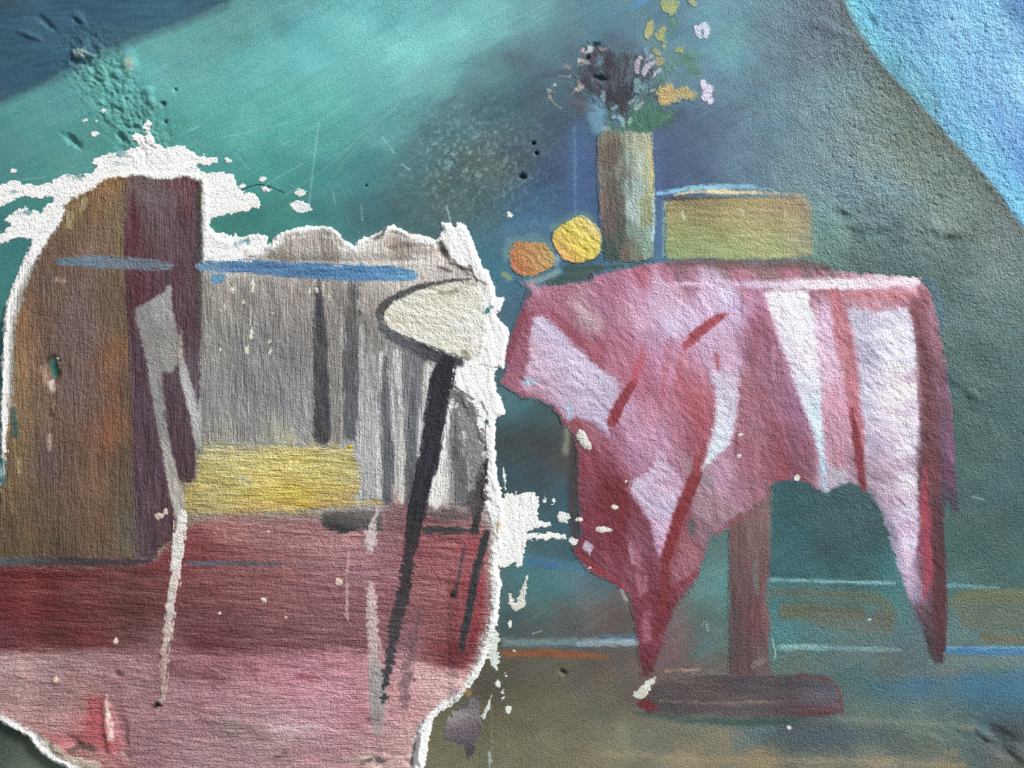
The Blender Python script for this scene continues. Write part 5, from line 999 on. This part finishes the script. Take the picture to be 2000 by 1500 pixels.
paint('highlight', S([(1267, 280), (1272, 310), (1275, 340), (1270, 370), (1265, 400)], [1, 2.5, 3, 2.5, 1], wob=0.8, dry=1), (200, 178, 92), t=0.4, parent=vase, soft=2, label='thin yellow highlight at the right side')
paint('highlight', S([(1276, 380), (1277, 430), (1274, 470)], [2, 3, 2], wob=0.8, dry=1.5), (176, 206, 206), t=0.4, parent=vase, soft=2.5, label='pale highlight at the lower right')
dab(S([(1180, 252), (1190, 250)], 5, wob=2), (150, 160, 146), op=0.7, soft=4)

# ------------------------------------------------------------------ fruit
paint('orange', P([(992, 500), (996, 484), (1004, 473), (1020, 470), (1040, 471), (1058, 473), (1072, 482), (1082, 494), (1085, 510), (1080, 522), (1070, 530), (1054, 536), (1040, 542), (1022, 542), (1008, 536), (996, 522)], wob=1.6, rnd=1, dry=1.2), [(1004, 490, (186, 120, 80)), (1030, 478, (186, 120, 74)), (1056, 482, (190, 154, 88)), (1010, 515, (186, 114, 72)), (1035, 505, (194, 142, 84)),
        (1060, 505, (186, 164, 96)), (1076, 505, (180, 164, 102)), (1070, 520, (194, 134, 72)), (1040, 530, (190, 116, 68)), (1020, 532, (180, 102, 66)), (1054, 526, (188, 128, 74))], t=1.0, soft=3, var=9, vs=(14, 4), ang=35, grit=0.9, label='orange painted fruit at the left end of the table', cat='painted fruit', relief=groove(1.0, 12, 5, 35))
paint('lemon', P([(1076, 468), (1078, 452), (1088, 446), (1104, 436), (1116, 428), (1128, 421), (1142, 424), (1154, 431), (1166, 440), (1173, 456), (1176, 476), (1174, 494), (1164, 506), (1148, 510), (1132, 515), (1112, 513), (1097, 508), (1092, 494), (1082, 484)], wob=1.4, rnd=1, dry=1.0), [(1132, 430, (212, 194, 108)), (1145, 440, (226, 204, 148)), (1158, 452, (222, 194, 148)), (1120, 445, (218, 204, 78)),
        (1100, 452, (212, 192, 70)), (1084, 466, (202, 172, 78)), (1096, 474, (220, 174, 84)), (1100, 490, (222, 168, 84)), (1104, 505, (212, 124, 80)), (1120, 490, (222, 184, 78)), (1130, 470, (224, 208, 70)), (1150, 475, (218, 202, 70)), (1168, 470, (200, 192, 78)), (1145, 498, (222, 202, 66)), (1160, 495, (210, 192, 88)), (1126, 508, (218, 178, 68))], t=1.3, soft=3, var=9, vs=(14, 4), ang=35, grit=0.9, label='bright yellow painted lemon leaning against the vase', cat='painted fruit', relief=groove(1.6, 14, 5, 40))

# ------------------------------------------------------------------ flowers
fl = Thing('flower_bouquet', 'loose painted bouquet, black heart, green leaves and small blossoms, in the grey green vase', 'painted flowers', (1225, 250))
GRN = [(1186, 224), (1196, 236), (1204, 250), (1214, 244), (1222, 226), (1234, 206), (1246, 184), (1262, 170), (1280, 158), (1296, 140), (1304, 124), (1316, 128), (1312, 146), (1300, 160), (1290, 180), (1284, 200), (1296, 212), (1316, 212), (1318, 232), (1300, 244), (1280, 250), (1272, 262), (1256, 258), (1240, 262), (1222, 256), (1204, 258), (1188, 254), (1184, 240)]
paint('foliage', P(GRN, wob=4, ws=9, dry=4, ds=(8, 4), ang=70), [(1200, 245, (64, 118, 96)), (1240, 250, (56, 112, 84)), (1270, 235, (48, 100, 74)), (1300, 230, (58, 104, 82)), (1260, 200, (62, 116, 98)), (1280, 160, (66, 120, 110)), (1306, 130, (76, 132, 118)), (1250, 225, (52, 98, 78))], t=0.4, parent=fl, soft=5, op=0.9, var=14, vs=(14, 5), ang=70, grit=0.6, label='dark green leaves at the mouth of the vase')
paint('foliage', P([(1310, 128), (1322, 112), (1338, 102), (1352, 108), (1358, 124), (1368, 140), (1360, 146), (1344, 142), (1338, 128), (1324, 126), (1314, 136)], wob=4, dry=4), (68, 114, 92), t=0.3, parent=fl, soft=5, op=0.7, label='green leaf sprig at the right')
paint('foliage', P([(1296, 66), (1306, 40), (1318, 36), (1322, 52), (1312, 66)], wob=4, dry=4), (68, 116, 110), t=0.3, parent=fl, soft=6, op=0.45)
HEART = [(1136, 140), (1138, 124), (1142, 108), (1138, 92), (1150, 86), (1160, 92), (1176, 84), (1184, 94), (1196, 100), (1208, 106), (1224, 102), (1240, 104), (1258, 104), (1268, 110), (1276, 122), (1284, 138), (1276, 150), (1262, 158), (1250, 160), (1246, 178), (1238, 192), (1230, 206), (1222, 224), (1212, 230), (1204, 216), (1190, 204), (1182, 210), (1176, 198), (1166, 192), (1154, 182), (1142, 176), (1130, 166), (1124, 150)]
paint('dark_heart', P(HEART, wob=4, ws=8, dry=4.5, ds=(10, 4), ang=50), [(1150, 100, (80, 80, 90)), (1180, 105, (50, 52, 62)), (1160, 130, (54, 64, 82)), (1150, 150, (44, 46, 60)), (1190, 130, (44, 48, 60)), (1220, 120, (58, 70, 82)), (1250, 116, (66, 76, 90)), (1180, 150, (34, 36, 48)), (1210, 150, (44, 48, 60)), (1240, 150, (50, 60, 72)), (1200, 180, (42, 44, 56)), (1220, 190, (46, 48, 58)), (1212, 220, (48, 46, 50)), (1150, 172, (48, 54, 70)), (1262, 140, (58, 76, 90))], t=0.4, parent=fl, soft=9, var=16, vs=(18, 4), ang=70, grit=0.65, label='black mass of stems at the heart')
rb = np.random.RandomState(5)
for k in range(46):                       # loose strokes thrown out from the heart
    an = math.radians(rb.uniform(-165, -25))
    r0, r1 = rb.uniform(55, 95), rb.uniform(100, 165)
    dxy = np.array((math.cos(an) * 0.78, math.sin(an)))
    p0, p1 = np.array((1208, 236)) + dxy * r0, np.array((1208, 236)) + dxy * r1
    tint = [(58, 56, 62), (66, 76, 88), (84, 104, 120), (70, 96, 96), (62, 64, 72)][rb.randint(5)]
    paint('stem', S([tuple(p0), tuple((p0 + p1) / 2 + rb.randn(2) * 4), tuple(p1)], [2, rb.uniform(2.5, 5), 1], wob=1.5, dry=2.5), tint, t=0.25, parent=fl, soft=3, op=0.75)
paint('dark_heart', P([(1118, 186), (1140, 188), (1152, 200), (1140, 226), (1128, 218), (1118, 204)], wob=4, dry=6), (72, 78, 88), t=0.25, parent=fl, soft=8, op=0.65)
paint('light_gap', P([(1164, 112), (1176, 104), (1182, 112), (1176, 132), (1166, 134), (1160, 124)], wob=3, dry=4), (92, 120, 140), t=0.3, parent=fl, soft=4, op=0.75)
for (pts, w) in [([(1186, 200), (1190, 222), (1192, 236)], [3, 4, 2]), ([(1222, 216), (1226, 232), (1224, 242)], [3, 4, 2]), ([(1168, 180), (1176, 200)], [3, 2])]:
    paint('stem', S(pts, w, wob=1, dry=1.5), (56, 52, 50), t=0.3, parent=fl, soft=2.5)
paint('blossom', P([(1284, 192), (1281, 180), (1288, 168), (1300, 162), (1314, 162), (1320, 174), (1328, 172), (1344, 170), (1358, 178), (1361, 192), (1352, 198), (1330, 192), (1316, 200), (1304, 208), (1290, 208)], wob=3, dry=3.5, ds=(8, 4), ang=-60), [(1292, 190, (190, 162, 96)), (1304, 172, (194, 156, 100)), (1316, 180, (180, 152, 118)), (1334, 182, (166, 160, 112)), (1352, 186, (162, 160, 96)), (1300, 200, (186, 160, 94))], t=0.7, parent=fl, soft=3, grit=0.9, label='ochre blossom at the right')
for (pts, w, c, lb) in [
    ([(1270, 49), (1268, 60), (1264, 72)], [6, 7, 4], (164, 164, 100), None), ([(1296, 56), (1290, 64), (1294, 76)], [4, 5, 4], (158, 158, 98), None), ([(1282, 66), (1286, 74)], [3, 4], (156, 156, 96), None), ([(1298, 82), (1294, 94)], [4, 3], (150, 152, 104), None),
    ([(1278, 98), (1284, 106)], [4, 4], (152, 148, 96), None), ([(1284, 116), (1294, 120), (1284, 126)], [4, 5, 3], (160, 144, 96), None), ([(1322, 100), (1330, 96)], [4, 5], (150, 154, 96), None), ([(1298, 4), (1306, 14), (1318, 8), (1312, 26)], [8, 10, 8, 4], (152, 162, 104), 'olive yellow blossom at the top'), ([(1350, 2), (1356, 8)], [5, 4], (156, 162, 106), None),
    ([(1252, 113), (1246, 119)], [3, 3], (184, 172, 180), None), ([(1244, 124), (1243, 132), (1244, 141)], [5, 5, 3], (172, 164, 178), None), ([(1276, 122), (1266, 128), (1259, 138), (1257, 148)], [3, 5, 5, 3], (176, 170, 188), None), ([(1273, 110), (1262, 117)], [3, 2.5], (150, 160, 166), None), ([(1288, 138), (1280, 142), (1277, 148)], [3, 4, 2], (182, 172, 186), None),
    ([(1246, 156), (1244, 166), (1243, 176)], [4, 6, 4], (108, 152, 154), None), ([(1252, 170), (1260, 168)], [4, 3], (104, 144, 146), None), ([(1178, 180), (1177, 196)], [3, 4], (106, 138, 146), None), ([(1238, 194), (1230, 200)], [3, 2.5], (130, 150, 154), None), ([(1246, 196), (1240, 208)], [3, 3], (112, 150, 150), None), ([(1254, 200), (1246, 210), (1240, 214)], [3, 4, 2], (140, 160, 166), None),
    ([(1198, 212), (1204, 208)], [4, 3], (118, 156, 164), None), ([(1200, 228), (1214, 232), (1216, 246)], [3, 5, 3], (130, 172, 172), None), ([(1230, 232), (1228, 242)], [3, 2], (120, 166, 158), None), ([(1278, 176), (1272, 178)], [3, 2], (130, 160, 160), None), ([(1260, 96), (1264, 108)], [4, 2], (108, 146, 164), None)]:
    paint('petal', S(pts, [v * 1.35 for v in w], wob=1.2, dry=1.5, rnd=1), c, t=0.6, parent=fl, soft=2.5, op=0.92, grit=0.7, label=lb)
for (cx, cy, rx, ry, c) in [(1140, 100, 7, 7, (186, 160, 156)), (1152, 96, 6, 8, (180, 196, 200)), (1136, 120, 7, 4, (206, 190, 176)), (1134, 172, 6, 8, (190, 172, 158)), (1130, 164, 5, 6, (160, 140, 120)), (1104, 131, 10, 4, (150, 136, 124)), (1075, 177, 8, 4, (160, 144, 120)), (1114, 148, 5, 4, (150, 138, 126)), (1172, 96, 6, 4, (150, 130, 128)), (1073, 189, 4, 4, (150, 130, 104)), (1082, 166, 3, 3, (180, 190, 190)), (1148, 122, 6, 4, (150, 150, 146))]:
    paint('sprig', E(cx, cy, rx, ry, wob=2.5, ws=5, dry=3), c, t=0.4, parent=fl, soft=2, op=0.85)
for (pts, w) in [([(1118, 182), (1128, 172)], 1), ([(1092, 148), (1112, 150)], 1), ([(1074, 190), (1084, 204), (1098, 212)], 1), ([(1314, 38), (1318, 48)], 1.2), ([(1312, 168), (1306, 152)], 1)]:
    dab(S(pts, w, wob=0.5), (170, 156, 128), op=0.7, soft=1.5)
for (name, lab, at, parts) in [
    ('white_blossom', 'small white painted blossom of two petals, upper right of the bouquet', (1368, 64), [([(1358, 54), (1362, 62), (1368, 72)], [3, 5, 3]), ([(1366, 54), (1376, 48), (1382, 58), (1378, 74)], [3, 5, 5, 3])]),
    ('white_blossom', 'small white painted blossom of round dots, right of the ochre blossom', (1380, 182), [([(1373, 164)], [5]), ([(1374, 170), (1384, 174)], [4, 6]), ([(1381, 184)], [7]), ([(1376, 192)], [5]), ([(1388, 197)], [5])])]:
    T = Thing(name, lab, 'painted flower', at, 'white blossoms right of the bouquet')
    for pts, w in parts:
        paint('petal', S(pts, [v * 1.5 for v in w], wob=0.9, dry=0.8), (196, 198, 220) if at[1] < 100 else (208, 198, 222), t=0.8, parent=T, soft=2, grit=0.8)

# ------------------------------------------------------------------ bare spots where the teal ground has flaked from the wall
SP = []
for (cx, cy, rx, ry) in [(200, 217, 5, 4), (165, 236, 5, 4), (187, 236, 3, 3), (186, 262, 7, 6), (26, 334, 7, 5), (513, 350, 8, 5), (474, 363, 8, 5), (521, 371, 15, 6), (588, 376, 13, 8), (996, 420, 7, 6), (1064, 979, 4, 9), (1082, 979, 4, 7), (1100, 1012, 14, 12), (1120, 1058, 10, 9), (1138, 420, 1, 1),
                         (996, 1220, 5, 8), (987, 1316, 4, 7), (973, 1335, 5, 8), (981, 1356, 3, 8), (991, 1385, 9, 8), (443, 313, 9, 5), (942, 820, 3, 2), (1005, 1270, 3, 2), (984, 925, 4, 14), (986, 945, 3, 12), (1540, 1420, 5, 5), (1700, 1210, 3, 3)]:
    if rx < 2:
        continue
    paint('bare_spot', E(cx, cy, rx, ry, wob=2.0, ws=7, dry=1.6), (228, 232, 226), t=0.7, ramp=2, soft=1.5, parent=WALL, mat='plaster', grit=0.8)
paint('bare_spot', P([(566, 398), (572, 392), (590, 388), (600, 396), (608, 402), (610, 412), (590, 416), (572, 410)], wob=2.5, dry=3, ds=(12, 3), ang=15), (232, 236, 236), t=0.8, soft=1.5, parent=WALL, mat='plaster', grit=0.8)
paint('bare_spot', P([(988, 1150), (998, 1160), (1006, 1176), (1014, 1160), (1026, 1124), (1033, 1124), (1030, 1150), (1026, 1182), (1006, 1196), (994, 1180)], wob=2, dry=2.5), (214, 214, 204), t=0.9, soft=1.5, parent=WALL, mat='plaster', grit=0.9)
paint('bare_spot', S([(960, 1358), (954, 1380), (944, 1400)], [2, 4, 5], wob=1.2, dry=1.5), (206, 220, 216), t=0.6, soft=1.5, parent=WALL, mat='plaster')
paint('bare_spot', S([(954, 1460), (957, 1480), (956, 1510)], [3, 4, 3], wob=1.5, dry=2.5), (150, 166, 160), t=0.6, soft=1.5, parent=WALL, mat='plaster')

# ================================================================== build the meshes
LIN = np.linspace(0, 1, 4097)
LUT = np.where(LIN <= 0.04045, LIN / 12.92, ((LIN + 0.055) / 1.055) ** 2.4).astype(np.float32)
GAIN = np.array((1.0, 1.0, 1.0), np.float32)


def to_lin(c):
    g = c @ np.array((0.3, 0.59, 0.11), np.float32)
    c = g[:, None] + (c - g[:, None]) * 0.88
    i = (np.clip(c / 255.0, 0, 1) * 4096).astype(np.int32)
    return np.clip(LUT[i] * GAIN, 0.002, 0.97)


def set_props(o, label=None, cat=None, group=None, kind=None):
    for k, v in (('label', label), ('category', cat), ('group', group), ('kind', kind)):
        if v:
            o[k] = v


def build(L):
    s = L.s
    cov = COVER[s[0].start:s[0].stop - 1, s[1].start:s[1].stop - 1]
    q = L.q & ~(cov > L.idx)
    if not q.any():
        return
    ny, nx = L.H.shape
    J, I = np.nonzero(q)
    a = J * nx + I
    quads = np.stack([a + nx, a + nx + 1, a + 1, a], 1)      # facing the viewer
    used, inv = np.unique(quads.ravel(), return_inverse=True)
    px = XX[s].ravel()[used]
    py = YY[s].ravel()[used]
    hh = L.H.ravel()[used]
    co = np.empty((len(used), 3), np.float32)
    co[:, 0] = (px - 1000.0) * MM
    co[:, 1] = -hh * MM
    co[:, 2] = Z0 + (1500.0 - py) * MM
    par = L.parent
    if par is None:
        org = np.array((co[:, 0].mean(), 0.0, co[:, 2].min()), np.float32) if L.name != 'wall_back' else np.zeros(3, np.float32)
        base = org
    else:
        base = par.org
    co -= base
    me = bpy.data.meshes.new(L.name)
    n, m = len(used), len(quads)
    me.vertices.add(n)
    me.vertices.foreach_set('co', co.ravel())
    me.loops.add(m * 4)
    me.loops.foreach_set('vertex_index', inv.astype(np.int32).ravel())
    me.polygons.add(m)
    me.polygons.foreach_set('loop_start', np.arange(0, m * 4, 4, dtype=np.int32))
    me.polygons.foreach_set('use_smooth', np.ones(m, bool))
    me.update(calc_edges=True)
    ca = me.attributes.new('pigment', 'FLOAT_COLOR', 'POINT')
    cc = np.ones((n, 4), np.float32)
    cc[:, :3] = to_lin(L.C.reshape(-1, 3)[used])
    ca.data.foreach_set('color', cc.ravel())
    ga = me.attributes.new('grit', 'FLOAT', 'POINT')
    ga.data.foreach_set('value', L.G.ravel()[used].astype(np.float32))
    me.materials.append(MATS[L.mat])
    o = bpy.data.objects.new(L.name, me)
    COL.objects.link(o)
    if par is None:
        o.location = [float(v) for v in base]
        L.org = base
    else:
        o.parent = par.obj
    L.obj = o
    set_props(o, L.label, L.cat if par is None else None, L.group if par is None else None, L.kind)


for T in (patch, pleats, chair, legt, bch, tab, fl):
    pass
done = set()
for L in LAYERS:
    par = L.parent
    if isinstance(par, Thing) and par.obj is None:
        e = bpy.data.objects.new(par.name, None)
        e.empty_display_size = 0.05
        w = world(par.at[0], par.at[1])
        e.location = w
        par.org = np.array(w, np.float32)
        COL.objects.link(e)
        par.obj = e
        set_props(e, par.label, par.cat, par.group)
    if par is not None and isinstance(par, Layer) and par.obj is None:
        continue
    build(L)
    if L.obj is not None and L.parent is not None and isinstance(L.parent, Layer) and L.parent.parent is not None:
        pass
    if L.obj is not None and L.parent is not None:
        L.org = L.parent.org

# one thin dark hair lying in an arc over the white chips, as a fine tube
def tube(name, pts, r, col, label, cat):
    p = chaikin([(x, y, h) for (x, y, h) in pts], 2, closed=False)
    vs, fs = [], []
    for k, (x, y, h) in enumerate(p):
        t = p[min(k + 1, len(p) - 1)] - p[max(k - 1, 0)]
        nx_, ny_ = -t[1], t[0]
        l = math.hypot(nx_, ny_) or 1
        for a in range(5):
            an = a * 2 * math.pi / 5
            q = r * (1 - 0.6 * k / len(p))
            vs.append(world(x + nx_ / l * q * math.cos(an), y + ny_ / l * q * math.cos(an), h + q * math.sin(an)))
    for k in range(len(p) - 1):
        for a in range(5):
            b = (a + 1) % 5
            fs.append((k * 5 + a, k * 5 + b, k * 5 + 5 + b, k * 5 + 5 + a))
    me = bpy.data.meshes.new(name)
    me.from_pydata(vs, [], fs)
    m = bpy.data.materials.new(name)
    m.use_nodes = True
    b = m.node_tree.nodes['Principled BSDF']
    nz = m.node_tree.nodes.new('ShaderNodeTexNoise')
    nz.inputs['Scale'].default_value = 60
    rp = m.node_tree.nodes.new('ShaderNodeValToRGB')
    rp.color_ramp.elements[0].color = tuple(c * 0.7 for c in col) + (1,)
    rp.color_ramp.elements[1].color = tuple(col) + (1,)
    m.node_tree.links.new(nz.outputs['Fac'], rp.inputs['Fac'])
    m.node_tree.links.new(rp.outputs['Color'], b.inputs['Base Color'])
    b.inputs['Roughness'].default_value = 0.4
    me.materials.append(m)
    o = bpy.data.objects.new(name, me)
    COL.objects.link(o)
    set_props(o, label, cat)
    return o


def hgt(x, y):
    return float(H[int(np.argmin(abs(ys - y))), int(np.argmin(abs(xs - x)))])


def lay(pts, r):
    return [(x, y, hgt(x, y) + r * 0.6) for x, y in pts]


tube('bristle', lay([(472, 370), (486, 364), (500, 360), (514, 360), (528, 364), (540, 370), (556, 376)], 0.9), 0.9, (0.02, 0.06, 0.055), 'thin dark brush bristle stuck in an arc beside the white flakes', 'bristle')
tube('bristle', lay([(1370, 1222), (1380, 1210), (1384, 1232)], 0.6), 0.6, (0.5, 0.6, 0.58), 'tiny pale bristle stuck to the teal paint left of the table column', 'bristle')
tube('bristle', lay([(1508, 1248), (1512, 1268), (1516, 1284), (1512, 1292)], 0.7), 0.7, (0.6, 0.7, 0.68), 'curled pale bristle stuck right of the table column', 'bristle')
